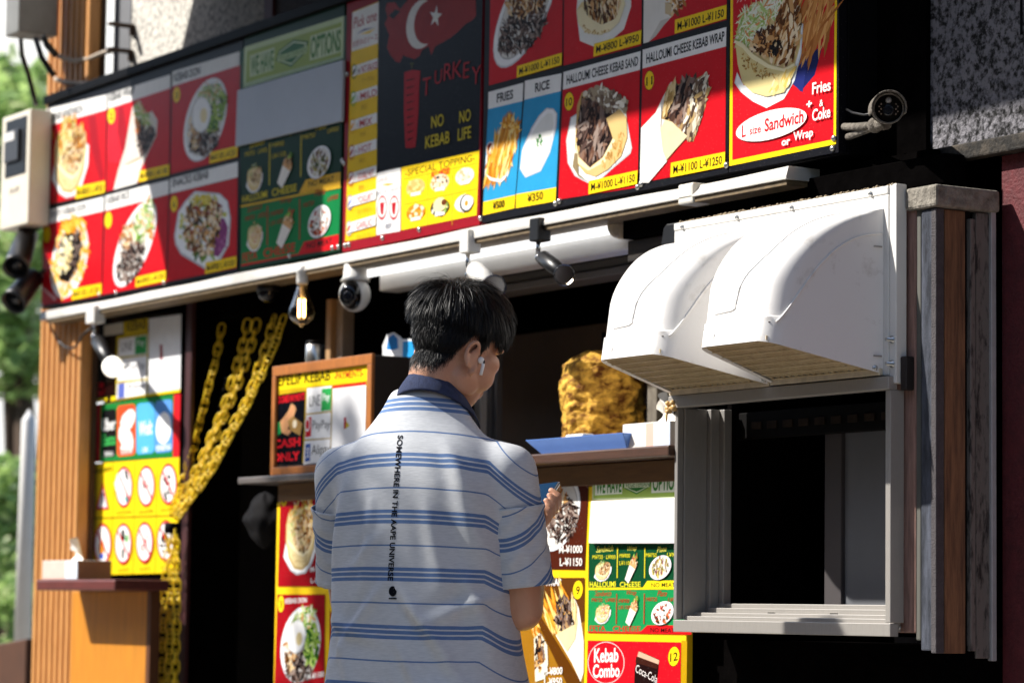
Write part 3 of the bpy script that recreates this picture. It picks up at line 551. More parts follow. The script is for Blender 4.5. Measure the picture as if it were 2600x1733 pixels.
# carcass behind the signs: black top trim, black end, soffit
g = MB(); g.box((-4.222, -0.012, TOPZ + 0.0015), (0.166, 0.1, TOPZ + 0.032)); g.build('sign_top_trim', M_black, shop, 0.003)
sbox('sign_box', (-4.215, 0.0245, 2.0), (0.163, 0.1185, TOPZ), M_black, shop, 0.002)
sbox('black_wall_strip', (0.1635, 0.104, 1.99), (0.3305, 0.1185, 4.6), M_dark, shop, 0)
# white ledge under the signs
g = MB()
n = 60; P_ = []
for i in range(n + 1):
    x = -4.15 + (4.15 + 0.018) * i / n; wv = 0.006 * math.sin(x * 4.1) + 0.005 * math.sin(x * 9.3 + 1)
    P_.append((x, wv))
vs = []; fs = []
for x, wv in P_: vs += [(x, -0.022 - wv, 1.986), (x, -0.034, 1.962 + wv * .3), (x, -0.034, 1.956), (x, 0.06, 1.956), (x, 0.06, 1.986)]
for i in range(n):
    for k in range(5): fs.append((i * 5 + k, i * 5 + (k + 1) % 5, (i + 1) * 5 + (k + 1) % 5, (i + 1) * 5 + k))
fs += [(4, 3, 2, 1, 0), tuple(n * 5 + k for k in range(5))]
g.add(vs, fs)
led = tag(g.build('light_ledge', M_ledge, None, 0.001), 'long white metal ledge running under the whole row of menu boards', 'ledge')
M_rail = pm('dusty_rail', '#6b5a40', 0.6, var=0.4, scale=40)
g = MB(); g.box((-4.1, -0.028, 1.944), (0.012, 0.055, 1.9555)); g.build('rail', M_rail, led, 0.001)
# soffit and timbers over the openings
sbox('soffit', (-3.9, 0.0605, 1.965), (0.4, 1.9, 1.985), M_dark, shop, 0)
for k, (z0, z1, y0, mt) in enumerate(((1.90, 1.964, 0.03, M_dark), (1.845, 1.897, 0.045, M_timber))):
    sbox('header_board', (-0.72, y0, z0), (0.478, y0 + 0.06, z1), mt, shop, 0.003)
a = Yp(1271, 742, 0.2); b = Yp(1587, 668, 0.2)
g = MB(); g.box((-1.95, 0.2, a.z), (-0.33, 0.29, a.z + .02)); g.box((-1.95, 0.21, a.z + .021), (-0.33, 0.28, a.z + .045)); g.build('window_header', pm('grey_header', '#6f6a64', 0.5, 0.1, var=0.2, scale=20, stretch=(2, 20, 20)), shop, 0.003)
sbox('header_board', (-1.95, 0.215, a.z + .0455), (-0.33, 0.3, 1.9645), M_dark, shop, 0.003)
# flashing under the plaster, maroon wall below
sbox('flashing', (0.1, 0.085, 1.955), (7.0, 0.115, 1.9895), M_flash, shop, 0.004)
sbox('maroon_wall', (0.56, 0.1162, -0.0), (7.0, 0.3, 1.954), M_maroon, shop, 0)
sbox('black_wall', (-0.34, 0.02, 0.0), (0.5595, 0.25, 0.94), M_dark, shop, 0)
# interior
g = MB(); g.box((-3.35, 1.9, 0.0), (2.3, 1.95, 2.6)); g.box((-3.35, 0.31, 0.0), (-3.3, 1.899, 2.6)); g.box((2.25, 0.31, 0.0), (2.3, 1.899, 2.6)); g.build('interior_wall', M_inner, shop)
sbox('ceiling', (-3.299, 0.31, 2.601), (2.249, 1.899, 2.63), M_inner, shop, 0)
for a, b in (((-1.1, 1.2, 0.9), (-0.9, 1.24, 2.0)), ((-0.75, 0.9, 0.9), (-0.62, 0.93, 1.9)), ((-2.2, 0.8, .9), (-1.75, .84, 1.8))): sbox('inner_panel', a, b, pm('inner_panels', '#4a423c', 0.5, var=0.3), shop)
# pillar left of the hatch window + wooden slatted pillar far left
M_slat = pm('orange_timber', '#d69a58', 0.5, col2='#a8703a', scale=7, thr=(0.3, 0.75), stretch=(14, 14, 1.2), bump=0.1)
pil = thing('slatted_pillar', 'orange brown slatted timber pillar at the left end of the shop front', 'pillar', (-4.11, 0.1, 0))
xl = -4.295
for k in range(8):
    x = xl + k * 0.0455; sbox('slat', (x, 0.03, 0), (x + 0.031, 0.075, 3.3), M_slat, pil, 0.008)
sbox('post', (xl, 0.0755, 0), (-3.942, 0.093, 3.3), pm('dark_timber', '#4a3018', 0.7, var=0.3, stretch=(10, 10, 1)), pil, 0.002)
sbox('grey_jamb', (-3.9345, 0.117, 2.75), (-3.80, 0.119, 3.4), pm('grey_render', '#6a6c70', 0.8, var=0.15), shop, 0)
# unseen eave above the frame, and an added slab shaped to shade the signs
sbox('eave', (-2.95, -0.92, 3.24), (7.0, 0.1195, 3.42), pm('eave_metal', '#7a7670', 0.6, var=0.1), shop, 0.01)
MB().prism([(-3.40, .1195, 3.24), (-3.45, -.18, 3.24), (-3.89, -.52, 3.24), (-3.96, -1.10, 3.24), (-2.951, -1.10, 3.24), (-2.951, .1195, 3.24)], (0, 0, .22)).build('shade_slab', pm('eave_metal', '#7a7670', 0.6), shop, 0.01)
opp = thing('opposite_building', 'dark brick building standing across the street, behind the photographer', 'building', (0, -10, 0))
g = MB()
sbox('wall', (-75, -14, -.1), (30, -8.6, 6.6), pm('dark_brick', '#5a514a', 0.8, var=0.3, scale=2), opp, 0.02)
for k in range(14):
    for zz in (1.2, 4.2): sbox('window', (-27 + k * 4, -8.599, zz), (-24.9 + k * 4, -8.57, zz + 1.6), pm('dark_glass', '#15181c', 0.15), opp, 0.01)
sbox('side_panel', (-0.279, 0.026, 0.95), (-0.262, 1.2, 1.9), M_dark, shop, 0)
# black back wall of the door recess and side posts
xj0 = Yp(466, 1100, 0.1).x; xj1 = Yp(481, 1100, 0.1).x; xjb = Yp(457, 1100, 0.1).x
sbox('door_jamb', (xj0, 0.1, 0.0), (xj1, 0.115, 1.964), pm('red_post', '#3a1518', 0.5, var=0.2), shop, 0.003)
sbox('door_jamb', (xjb, 0.1, 0.0), (xj0 - .0005, 0.3, 1.964), M_dark, shop, 0.003)
sbox('recess_wall', (-3.93, 0.1125, 0.0), (xjb - .0005, 0.3, 2.015), M_dark, shop, 0)
sbox('door', (-3.29, 0.60, 0), (-2.26, 0.64, 1.96), pm('black_door', '#060505', 0.9, var=0.3, spec=0.0), shop, 0.003)
sbox('header_board', (-3.9, 0.16, 1.90), (-1.96, 0.3, 1.964), M_dark, shop, 0.003)

# ================================================================== hatch window with two vent hoods
YF = -0.10
win = thing('hatch_window', 'square aluminium hatch window with a grey pane and stepped sill under the two vent hoods', 'window', (0.083, YF, 0.96))
def zl(u): return 0.956 + 0.007 * u            # the whole unit is very slightly out of level
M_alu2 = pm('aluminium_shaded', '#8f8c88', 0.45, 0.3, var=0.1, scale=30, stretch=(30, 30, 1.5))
# mounting plate
sbox('mounting_plate', (-0.316, YF, 1.492), (0.455, YF + 0.008, 1.868), M_white, win, 0.002)
sbox('mounting_plate', (0.4552, YF + 0.002, 1.475), (0.478, YF + 0.03, 1.888), M_white, win, 0.002)
sbox('top_flange', (-0.316, YF - 0.002, 1.8685), (0.455, YF + 0.03, 1.886), M_white, win, 0.003)
g = MB()                                            # dust lying along the top edge
for i in range(420):
    x = rnd.uniform(-0.3, 0.47); r_ = rnd.uniform(0.0015, 0.004); c = Vector((x, YF + rnd.uniform(0.0, 0.02), 1.8865 + r_ * .3)); g.ball(c, r_, 0, 5, 3)
g.build('dust', pm('grey_dust', '#8f806a', 1.0), win)
sbox('header_rail', (-0.318, YF - 0.012, 1.462), (0.470, YF + 0.012, 1.4895), M_alu, win, 0.002)
sbox('jamb', (0.4535, YF - 0.006, 0.985), (0.470, YF + 0.03, 1.4615), M_alu, win, 0.0015)
g = MB(); g.box((-0.302, YF - 0.004, 0.985), (-0.290, YF + 0.012, 1.4615)); g.box((-0.2985, YF + 0.0125, 0.985), (-0.286, YF + 0.075, 1.4615)); g.box((-0.29, YF + 0.0755, 0.985), (-0.272, YF + 0.1, 1.4615)); g.box((-0.276, YF + 0.1005, 0.985), (-0.255, YF + 0.122, 1.4615)); g.build('jamb', M_alu2, win, 0.0015)
for z0, z1, y0, y1 in ((0.957, 0.984, -0.006, 0.016), (0.966, 0.993, 0.0165, 0.042), (0.972, 1.001, 0.0425, 0.07), (0.980, 1.012, 0.0705, 0.098), (0.99, 1.022, 0.0985, 0.125)):
    x0 = -0.300 if y0 < 0 else (-0.289 if y0 < .06 else -0.272)
    sbox('sill_step', (x0, YF + y0, z0), (0.4695 if y0 < 0 else 0.4530, YF + y1, z1), M_alu, win, 0.0015)
sbox('pane', (0.06, YF + 0.20, 1.0), (0.4705, YF + 0.208, 1.46), pm('grey_pane', '#6a6c70', 0.3, var=0.1, scale=3), win, 0.001)
sbox('sash_stile', (0.0, YF + 0.19, 1.0), (0.0595, YF + 0.22, 1.46), pm('grey_stile', '#4b4748', 0.45, 0.1), win, 0.002)
g = MB(); g.box((-0.27, YF + 0.14, 1.395), (0.452, YF + 0.17, 1.455)); g.build('track_bar', pm('black_track', '#080707', 0.8, spec=0.1), win, 0.003)
g = MB()
for k in range(11): g.box((-0.2 + k * 0.058, YF + 0.136, 1.415), (-0.165 + k * 0.058, YF + 0.1395, 1.432))
g.build('track_slot', pm('slot_tan', '#2a2119', 0.8, var=0.5, scale=30, spec=0.1), win, 0.001)
g = MB(); g.box((-0.14, YF + 0.3, 0.99), (-0.02, YF + 0.33, 1.17)); g.build('wooden_block', pm('brown_block', '#8a5228', 0.6, var=0.3), win, 0.003)
g = MB()
for x in (-0.02, 0.2): g.box((x, YF + 0.05, 1.0012), (x + 0.02, YF + 0.056, 1.0032))
g.build('track_clip', M_black, win)
for x, z, y in ((0.4655, 1.565, 0), (0.4655, 1.515, 0)): MB().lathe([(-.004, .008), (.001, .008), (.001, .0045), (.016, .004)], (x, YF + .001, z), (0, -1, 0), n=12).build('bolt', M_screw, win)
for x in (-0.28, -0.07, 0.13, 0.40): MB().lathe([(0, .006), (.002, .0055), (.003, .003), (.006, .0025)], (x, YF - .002, 1.874), (0, -1, 0), n=10).build('bolt', M_screw, win)
g = MB(); a = Vector((-0.312, YF - 0.012, 1.466))
for i in range(9): g.ball(a + Vector((rnd.uniform(-.012, .02), rnd.uniform(-.008, .004), rnd.uniform(-.014, .012))), rnd.uniform(.004, .009), 0, 8, 6)
g.lathe([(0, .004), (.02, .0025), (.026, 0)], a + Vector((-.006, -.004, -.01)), (0, 0, -1), n=8); g.build('grease_drip', pm('grease', '#c9a56a', 0.3, var=0.3, scale=60), win)
sbox('black_latch', (0.4785, YF + 0.012, 1.46), (0.497, YF + 0.035, 1.53), pm('rust_black', '#1b1210', 0.6), win, 0.003)

M_hood = pm('hood_enamel', '#e4e2df', 0.36, col2='#b5aea6', scale=16, thr=(0.58, 0.80), bump=0.03, bscale=120)
M_grille = pm('grille_brown', '#d2bc92', 0.5, col2='#ead9b4', scale=30, bump=0.2)
W_, H_, D_ = 0.376, 0.325, 0.256
def hood_profile(t):
    """front silhouette in the depth / height plane, from the wall at the top down to the front lip"""
    pts = [(0, .344), (.028, .341), (.065, .333), (.111, .315), (.159, .284), (.205, .234), (.230, .183), (.2415, .1115), (.2475, .1098), (D_, .06)]
    u = t * (len(pts) - 1); i = min(int(u), len(pts) - 2); f = u - i
    if 1 <= i <= 5:   # smooth curve part
        p0, p1, p2, p3 = (Vector(pts[max(0, i - 1)]), Vector(pts[i]), Vector(pts[i + 1]), Vector(pts[i + 2]))
        return 0.5 * ((2 * p1) + (p2 - p0) * f + (2 * p0 - 5 * p1 + 4 * p2 - p3) * f * f + (3 * p1 - p0 - 3 * p2 + p3) * f ** 3)
    return Vector(pts[i]).lerp(Vector(pts[i + 1]), f)
def hood_half(s, R=0.045):
    """across: s in 0..1 from left flank at the wall, round the front, to the right flank"""
    return s
def tap(x, y): return W_ / 2 + (x - W_ / 2) * (1 - .372 * max(0, y) / D_)      # the hood narrows towards its front
def make_hood():
    h = thing('vent_hood', 'white rounded vent hood partly behind the other hood, left half of the pair', 'vent hood', (0, 0, 0), 'white vent hoods over the hatch window')
    g = MB(); NU, NV = 66, 30; NF = 12
    def cross(v):
        # rounded rectangle outline: (x, share of the depth) with corner radius
        L = []
        Rr = 0.05
        return L
    vs = []; fs = []
    # columns: flank left (back -> front), corner, front, corner, flank right
    cols = []
    Rc = 0.042
    for i in range(NF + 1): cols.append(('L', i / NF))
    for i in range(1, 9): cols.append(('CL', i / 8))
    for i in range(1, 17): cols.append(('F', i / 16))
    for i in range(1, 9): cols.append(('CR', i / 8))
    for i in range(1, NF + 1): cols.append(('R', i / NF))
    rows = 44
    for r in range(rows + 1):
        t = r / rows; d, z = hood_profile(t)
        rc = min(Rc, d * .7 + .001); slope_low = 0.0
        for k, u in cols:
            if k == 'L': x, y = 0, u * (d - rc)
            elif k == 'CL': a = u * math.pi / 2; x, y = rc * (1 - math.cos(a)), d - rc + rc * math.sin(a)
            elif k == 'F': x, y = rc + u * (W_ - 2 * rc), d
            elif k == 'CR': a = u * math.pi / 2; x, y = W_ - rc + rc * math.sin(a), d - rc + rc * math.cos(a)
            else: x, y = W_, (1 - u) * (d - rc)
            # the flanks hang from the profile: rows spread between roof line and the sloping lip
            zz = z
            vs.append((tap(x, y), -y, zz))
    nc = len(cols)
    for r in range(rows):
        for c in range(nc - 1): fs.append((r * nc + c, r * nc + c + 1, (r + 1) * nc + c + 1, (r + 1) * nc + c))
    # sloping lip: bottom row drops back towards the wall
    base = rows * nc; add = []
    for c in range(nc):
        x, y, z = vs[base + c]; add.append((x, y, 0.0 + 0.06 * (-y / D_)))
    o = len(vs); vs += add
    for c in range(nc - 1): fs.append((base + c, base + c + 1, o + c + 1, o + c))
    # folded inner lip
    add2 = [(W_ / 2 + (x - W_ / 2) * .955, y * .96 - .002, z + 0.003) for x, y, z in add]
    o2 = len(vs); vs += add2
    for c in range(nc - 1): fs.append((o + c, o + c + 1, o2 + c + 1, o2 + c))
    g.add(vs, fs, 0, True)
    body = g.build('body', M_hood, h)
    md = body.modifiers.new('edge', 'EDGE_SPLIT'); md.split_angle = math.radians(50)
    # pressed S-curve ribs (real raised beads) on the front and the flank
    def surf(x, y):       # height of the roof at depth y
        lo, hi = 0.0, 1.0
        for _ in range(30):
            mi = (lo + hi) / 2
            if hood_profile(mi)[0] < y: lo = mi
            else: hi = mi
        return hood_profile(lo)
    rib = MB(); pts = []
    for k in range(30):
        t = k / 29; tt = .12 + .62 * t; d, z = hood_profile(tt); f = 1 / (1 + math.exp(-(t - .68) * 12)); x = W_ * (.73 - .26 * f * f)
        pts.append((tap(x, d), -d - .0003, z))
    d, z = hood_profile(.74)
    for k in range(1, 10): pts.append((tap(W_ * (.47 - .03 * k), .24), -hood_profile(.745)[0] - .0005, hood_profile(.745)[1] - 0.0004 * k))
    rib.tube(pts, 0.0026, 0, 6)
    pts = []
    for k in range(34):
        t = k / 33; y = .004 + .226 * t
        zt = surf(0, max(.002, y * .96))[1] - .052 - .0 * t; f = t ** 3
        z = zt * (1 - f) + .098 * f
        pts.append((tap(W_, y) + .0006, -y, z))
    rib.tube(pts, 0.0024, 0, 6); rib.build('rib', M_hood, h)
    # grille slats under the hood
    gr = MB()
    def low(y): return 0.003 + 0.058 * (y / D_)
    for k in range(8):
        y = .016 + k * .0322; gr.prism([(tap(.010, y), -y - .0014, low(y) + .001), (tap(W_ - .010, y), -y - .0014, low(y) + .001), (tap(W_ - .010, y), -y - .0014, low(y) + .0028), (tap(.010, y), -y - .0014, low(y) + .0028)], (0, .0026, 0))
    for k in range(17):
        x = .014 + k * (W_ - .028) / 16; a_ = .012; b_ = .246
        gr.prism([(tap(x, a_), -a_, low(a_) + .003), (tap(x, b_), -b_, low(b_) + .003), (tap(x, b_), -b_, low(b_) + .012), (tap(x, a_), -a_, low(a_) + .012)], (0.0012, 0, 0))
    gr.build('grille', [M_grille, pm('grille_fins', '#8a6a42', 0.6, col2='#a5834f', scale=30)], h)
    MB().prism([(tap(.012, .012), -.012, low(.012) + .07), (tap(W_ - .012, .012), -.012, low(.012) + .07), (tap(W_ - .012, .24), -.24, low(.24) + .04), (tap(.012, .24), -.24, low(.24) + .04)], (0, 0, .002)).build('inner_plate', pm('hood_inside', '#3a2612', 0.8, var=.3, scale=20), h)
    lip = MB(); lip.box((0.0, -.0105, -.003), (W_, -.0005, .012)); lip.build('back_lip', pm('hood_lip', '#c9bda6', 0.5, var=0.2, scale=40), h, .002)
    for x, z in ((W_ - .008, .012),): MB().lathe([(-.002, .007), (.004, .007), (.004, .0045), (.008, .004)], (x, -.016, z), (0, -1, 0), n=10).build('screw', M_screw, h)
    MB().lathe([(-.001, .0065), (.0012, .006), (.0014, .004), (.0008, .0)], (tap(W_ * .24, .25), -hood_profile(.95)[0], hood_profile(.95)[1]), (0, -1, 0), n=14).build('screw', M_hood, h)
    for z_ in (.035, .262): MB().box((W_ - .0005, -.026, z_), (W_ + .0015, -.005, z_ + .003)).build('slot', pm('slot_grey', '#8f8a86', 0.5), h)
    return h
def copy_tree(o, parent=None):
    c = o.copy(); COL.objects.link(c)
    if parent is not None: c.parent = parent
    for ch in list(o.children): copy_tree(ch, c)
    return c
h1 = make_hood(); h2 = copy_tree(h1)
h1.location = (-0.317, YF - 0.0005, 1.4935); h2.location = (0.064, YF - 0.0005, 1.4955)
h2['label'] = 'white rounded vent hood nearest the clad corner post, its whole shaded flank in view'

# ================================================================== clad corner post right of the window
def plank(name, px0, px1, yy, mat, z0=0.93, z1=1.86, th=0.02):
    x0 = Yp(px0, 1000, yy).x; x1 = Yp(px1, 1000, yy).x
    return sbox(name, (x0 + .0005, yy, z0), (x1 - .0005, yy + th, z1), mat, shop, 0.003)
M_pink = pm('worn_pink', '#a07c70', 0.6, col2='#6b5046', scale=9, stretch=(12, 12, 1), bump=0.15)
M_blue = pm('blue_cloth', '#232730', 0.9, col2='#565b68', scale=10, thr=(.35, .7), stretch=(5, 5, 1.2), bump=0.5, bscale=300)
yp = -0.065
plank('pink_panel', 2274, 2325, yp, M_pink, 0.965, 1.835); plank('grey_edge', 2325, 2338, yp + .003, pm('grey_edge', '#55554f', 0.6, var=0.2, stretch=(12, 12, 1)), 0.95, 1.84)
plank('blue_panel', 2338, 2376, yp - .002, M_blue, 0.93, 1.83)
xc = Yp(2376, 1000, yp - .002).x
def side(name, pxa, pxb, mat, z0, z1, dx=0.0):
    ya = Xp(pxa, 1000, xc + dx).y; yb = Xp(pxb, 1000, xc + dx).y
    return sbox(name, (xc - .015, ya + .0005, z0), (xc + dx, yb - .0005, z1), mat, shop, 0.002)
M_wood = pm('bare_wood', '#8a6444', 0.75, col2='#463022', scale=7, thr=(0.32, 0.66), stretch=(9, 9, 0.9), bump=0.25, bscale=40)
M_gal = pm('stained_metal', '#6b6661', 0.65, 0.0, col2='#1d1a18', scale=24, thr=(0.5, 0.64), stretch=(3, 3, 0.8), bump=0.15)
side('grey_cloth', 2376, 2398, pm('grey_cloth', '#4a4648', 0.95, var=0.25, scale=30, bump=0.5, bscale=300), .925, 1.83, .001)
side('wood_board', 2398, 2452, M_wood, .925, 1.83, -.003); side('dark_strip', 2452, 2464, M_black, .93, 1.83, -.008); side('metal_channel', 2464, 2478, M_gal, .93, 1.815, .004)
side('metal_sheet', 2478, 2517, M_gal, .915, 1.83, -.002); side('white_trim', 2517, 2531, pm('white_trim', '#a9a8aa', 0.5, 0.2, var=0.15, scale=20), .91, 1.84, .005)
yb_ = Xp(2531, 1000, xc).y
g = MB(); g.box((0.4795, yp - .012, 1.832), (xc + .012, yb_ + .0, 1.878)); cap = g.build('post_cap', pm('mortar', '#8d877c', 0.95, col2='#57524a', scale=40, thr=(0.4, 0.7), bump=0.8, bscale=70), shop, 0.006)
sbox('post_core', (0.4805, yp + .021, 0.945), (xc - .0155, yb_ - .001, 1.831), M_black, shop, 0)
MB().lathe([(-.001, .006), (.004, .005), (.006, 0)], (Yp(2284, 1592, yp).x, yp, Yp(2284, 1592, yp).z), (0, -1, 0), n=12).build('screw', M_screw, shop)
# ================================================================== counters, lower posters, things on them
M_bwood = pm('brown_counter', '#4f3222', 0.45, col2='#3a2418', scale=7, stretch=(1.2, 10, 10), bump=0.1)
M_owood = pm('golden_wood', '#c07c20', 0.45, var=0.18, scale=5, stretch=(8, 8, 1), bump=0.05)
M_yel = art('#f2c81a', 0.4)
YC = -0.04
xa = Yp(700, 1400, YC).x; xb = -0.342
cab = thing('order_counter', 'long order counter with brown shelf edge and a panel of menu pictures on its front', 'counter', ((xa + xb) / 2, 0.1, 0))
sbox('front_panel', (xa, YC + .001, 0), (xb, YC + .02, 1.30), M_yel, cab, 0.003); sbox('cabinet', (xa + .01, YC + .0205, 0), (xb - .005, 0.34, 1.2995), M_dark, cab, 0.003)
sbox('trim_board', (xa + .01, YC - .002, 1.301), (xb - .004, 0.02, 1.352), pm('dull_brown', '#6a4a24', 0.6, var=0.25, stretch=(1, 8, 8)), cab, 0.002)
sbox('shelf', (-1.55, -0.12, 1.3535), (-0.304, 0.24, 1.3785), M_bwood, cab, 0.004)
sbox('steel_shelf', (-2.505, -0.10, 1.3535), (-1.552, 0.30, 1.372), pm('dull_steel', '#77706c', 0.4, 0.5, var=0.2, scale=20), cab, 0.003)
zl4 = Zm(600, 1266, 3.357); zl3 = Zm(600, 800, 3.357); zr = Zm(1250, 1100, 2.478)
UC = onY(YC)
DR = '#9c0f1a'
A = Art(UC, zl4); A.poly([378, -85, 772, -120, 770, 745, 352, 745], DR); disc(A, 405, 8, 24, 54, '1'); A.text('KEBAB SANDWICH', 448, -58, 740, -82, 44, WHT, .02)
sandwich(A, 553, 310, 152, 330, True); A.text('M-¥800', 630, 622, 775, 610, 46, WHT, .02); A.text('L-¥950', 634, 718, 770, 708, 46, WHT, .02); A.build('dish_picture', cab)
A = Art(UC, zl4); A.poly([350, 812, 757, 812, 750, 1750, 318, 1750], DR); disc(A, 380, 892, 26, 70, '3'); A.text('KEBAB DON', 416, 892, 600, 880, 44, WHT, .02)
plate(A, 548, 1240, 172, 325, .04); A.strips(sub(540, 1400, 130, 150), 170, 80, 24, BEEF, .5, 1.2, .5); A.strips(sub(455, 1300, 50, 170), 50, 70, 26, CHK, 1, 1, .4); A.strips(sub(640, 1230, 60, 190), 80, 80, 36, ['#6f9a34', '#93b54a', '#b7d070', '#2f5a1a'], 1.2, .9, .4); A.strips(sub(590, 1010, 100, 90), 70, 90, 18, LET, .2, 1, .4)
A.ell(516, 1175, 78, 140, '#cfd3d6', wob=.05); A.ell(513, 1170, 72, 132, '#f6f6f4', wob=.04); A.ell(535, 1190, 26, 56, '#e6d49c'); A.text('M-¥1100', 605, 1540, 748, 1512, 50, WHT, .02); A.build('dish_picture', cab)
A = Art(UC, zl4); A.poly([798, 812, 1250, 800, 1240, 1750, 790, 1750], DR); disc(A, 822, 905, 24, 66, '4'); plate(A, 990, 1240, 165, 320, .04); A.strips(sub(990, 1240, 140, 270), 200, 80, 26, FRY + CHK, 1, 1); A.build('dish_picture', cab)
A = Art(UC, zl4); A.poly([812, -122, 1250, -150, 1250, 735, 808, 745], DR); wrapc(A, 1010, 350, 330, 110, -1.1, BEEF, 3); A.build('dish_picture', cab)
A = Art(UC, zr); A.poly([150, 250, 610, 236, 581, 856, 140, 850], '#4a1d10'); A.text('FAMILY PLATE', 262, 345, 498, 322, 40, '#e9e2da', .03)
A.poly([560, 290, 566, 290, 606, 340, 602, 346], '#8a6a5c')
plate(A, 410, 505, 142, 235, .12, .86); A.strips(sub(440, 540, 95, 130), 230, 62, 15, BEEF, .8, 1.1, .5); A.strips(sub(375, 430, 90, 90), 120, 60, 19, CHK + ['#d9944a'], 1.2, .8, .4); A.text('M-¥1000', 420, 752, 566, 750, 50, '#efe9e2', .015); A.text('L-¥1150', 424, 832, 564, 832, 52, '#efe9e2', .015); A.build('dish_picture', cab)
A = Art(UC, zr); A.poly([120, 906, 580, 906, 570, 1720, 100, 1700], '#9a6a18'); A.poly([150, 906, 580, 906, 578, 1180, 420, 1260, 300, 1100], '#5c3410'); A.poly([250, 1120, 300, 1140, 560, 1560, 560, 1700, 500, 1640], '#5a3208'); A.text('KEBAB WRAP', 220, 962, 432, 955, 46, WHT, .02); disc(A, 538, 982, 31, 58, '9')
A.poly([400, 1270, 430, 1190, 520, 1040, 545, 1100, 575, 1300, 574, 1500, 556, 1560, 500, 1440], '#e9e2d4'); A.strips([320, 1160, 350, 1050, 420, 1080, 450, 960, 475, 1080, 460, 1200, 410, 1260], 40, 230, 22, FRY + ['#f3d27a'], 1.05, .14); A.strips([395, 1230, 400, 1060, 430, 1010, 520, 1060, 530, 1180, 460, 1260], 150, 62, 20, BEEF + ['#a8855c'], 1.3, .6, .3); A.poly([400, 1262, 440, 1240, 535, 1190, 520, 1290, 470, 1370], '#dfcf9e')
A.strips([490, 1040, 520, 1030, 535, 1190, 515, 1180], 12, 90, 16, ['#d9b878', '#e9d2a0'], 1.4, .15)
A.strips([235, 1210, 280, 1160, 300, 1300, 260, 1290], 12, 130, 22, FRY, 1.2, .2); A.poly([262, 1290, 300, 1250, 345, 1330, 350, 1450, 330, 1540, 270, 1560], '#e7dfc8'); A.strips([275, 1300, 310, 1260, 330, 1400, 300, 1500, 270, 1460], 60, 60, 20, CHK + BEEF, 1.2, .6, .3)
A.text('M-¥800', 320, 1522, 440, 1512, 48, '#f2ece4', .02); A.text('L-¥950', 326, 1586, 438, 1578, 48, '#f2ece4', .02); A.build('dish_picture', cab)
A = Art(UC, zr); A.poly([632, 240, 1260, 206, 1255, 402, 628, 420], '#cfdcae'); A.poly([640, 258, 1255, 226, 1250, 392, 636, 408], '#a3bf5c')
A.poly([648, 283, 820, 268, 816, 378, 645, 388], '#eef3e0'); A.text('WE HAVE', 652, 378, 812, 370, 90, '#3f8a2e', .03); A.poly([1003, 256, 1210, 246, 1205, 364, 1000, 374], '#eef3e0'); A.text('OPTIONS', 1008, 362, 1200, 352, 96, '#3f8a2e', .03)
A.poly([822, 318, 912, 255, 998, 308, 994, 332, 908, 382, 822, 340], '#3a8038'); A.poly([830, 320, 912, 265, 990, 310, 988, 330, 908, 373, 830, 338], '#dfe9c6'); A.poly([836, 321, 912, 272, 984, 312, 982, 329, 908, 366, 836, 336], '#3a8038'); A.poly([832, 305, 990, 298, 988, 336, 830, 342], '#dfe9c6'); A.text('VEGETERIAN', 836, 338, 986, 332, 34, '#3a8038', 0)
A.build('heading', cab)
M_mf = '#0f4428'
A = Art(UC, zr); A.poly([606, 690, 1260, 690, 1256, 978, 604, 982], M_mf); A.poly([604, 968, 1256, 966, 1256, 978, 604, 982], '#e9cf1c'); A.poly([975, 925, 1256, 922, 1256, 970, 944, 972], '#f0d61e'); A.text('NO MEAT', 1000, 966, 1150, 964, 28, '#1f2a16', .012)
A.text('HALLOUMI', 612, 966, 775, 964, 36, '#e3dc2c', .012); A.text('CHEESE', 802, 964, 932, 962, 32, '#e3dc2c', .012)
for t, a, b, h in (('Sandwich', 655, 760, 40), ('Wrap', 850, 908, 38), ('Plate', 1036, 1096, 36)): A.text(t, a, 748, b, 740, h, '#e3dc5c', 0, .3)
for t, a, y, b in (('M¥750 · L¥900', 630, 788, 775), ('M¥900', 800, 780, 866), ('L¥1100', 800, 826, 874), ('M¥750', 966, 776, 1034), ('L¥900', 1100, 774, 1172)): A.text(t, a, y, b, y, 26, '#d9d22c', 0)
for x in (785, 957): A.poly([x, 716, x + 6, 716, x + 3, 908, x - 3, 908], '#cfc42c')
sandwich(A, 695, 862, 56, 66); wrapc(A, 875, 850, 92, 34, -1.0); plate(A, 1056, 842, 70, 76, .06, .86); A.strips(sub(1056, 842, 54, 60), 90, 30, 11, ['#8a7a2c', '#5a3a20', '#b8a44a', '#4a5a1c', '#7e3550', '#d0bb66'], 1.5, .3); A.build('dish_picture', cab)
A = Art(UC, zr); A.poly([604, 984, 1256, 980, 1252, 1262, 600, 1248], '#1a8a4c'); A.poly([600, 1243, 930, 1246, 975, 1204, 1254, 1206, 1252, 1264, 600, 1252], '#c8161c'); A.text('NO MEAT', 995, 1248, 1146, 1252, 28, '#1f0f0c', .012)
A.text('FETA', 612, 1240, 712, 1240, 34, '#c0241c', .012); A.text('CHEESE', 758, 1242, 932, 1244, 34, '#c0241c', .012)
for t, a, b, h in (('Sandwich', 645, 748, 36), ('Wrap', 845, 905, 38), ('Plate', 1038, 1098, 36)): A.text(t, a, 1022, b, 1022, h, '#b5301c', 0, .3)
for t, a, y, b in (('M¥750 · L¥900', 626, 1058, 772), ('M¥900', 795, 1064, 862), ('L¥1100', 795, 1104, 868), ('M¥750', 968, 1054, 1036), ('L¥900', 1106, 1056, 1176)): A.text(t, a, y, b, y, 26, '#b5301c', 0)
for x in (780, 954): A.poly([x, 1005, x + 5, 1005, x + 2, 1196, x - 3, 1196], '#b5301c')
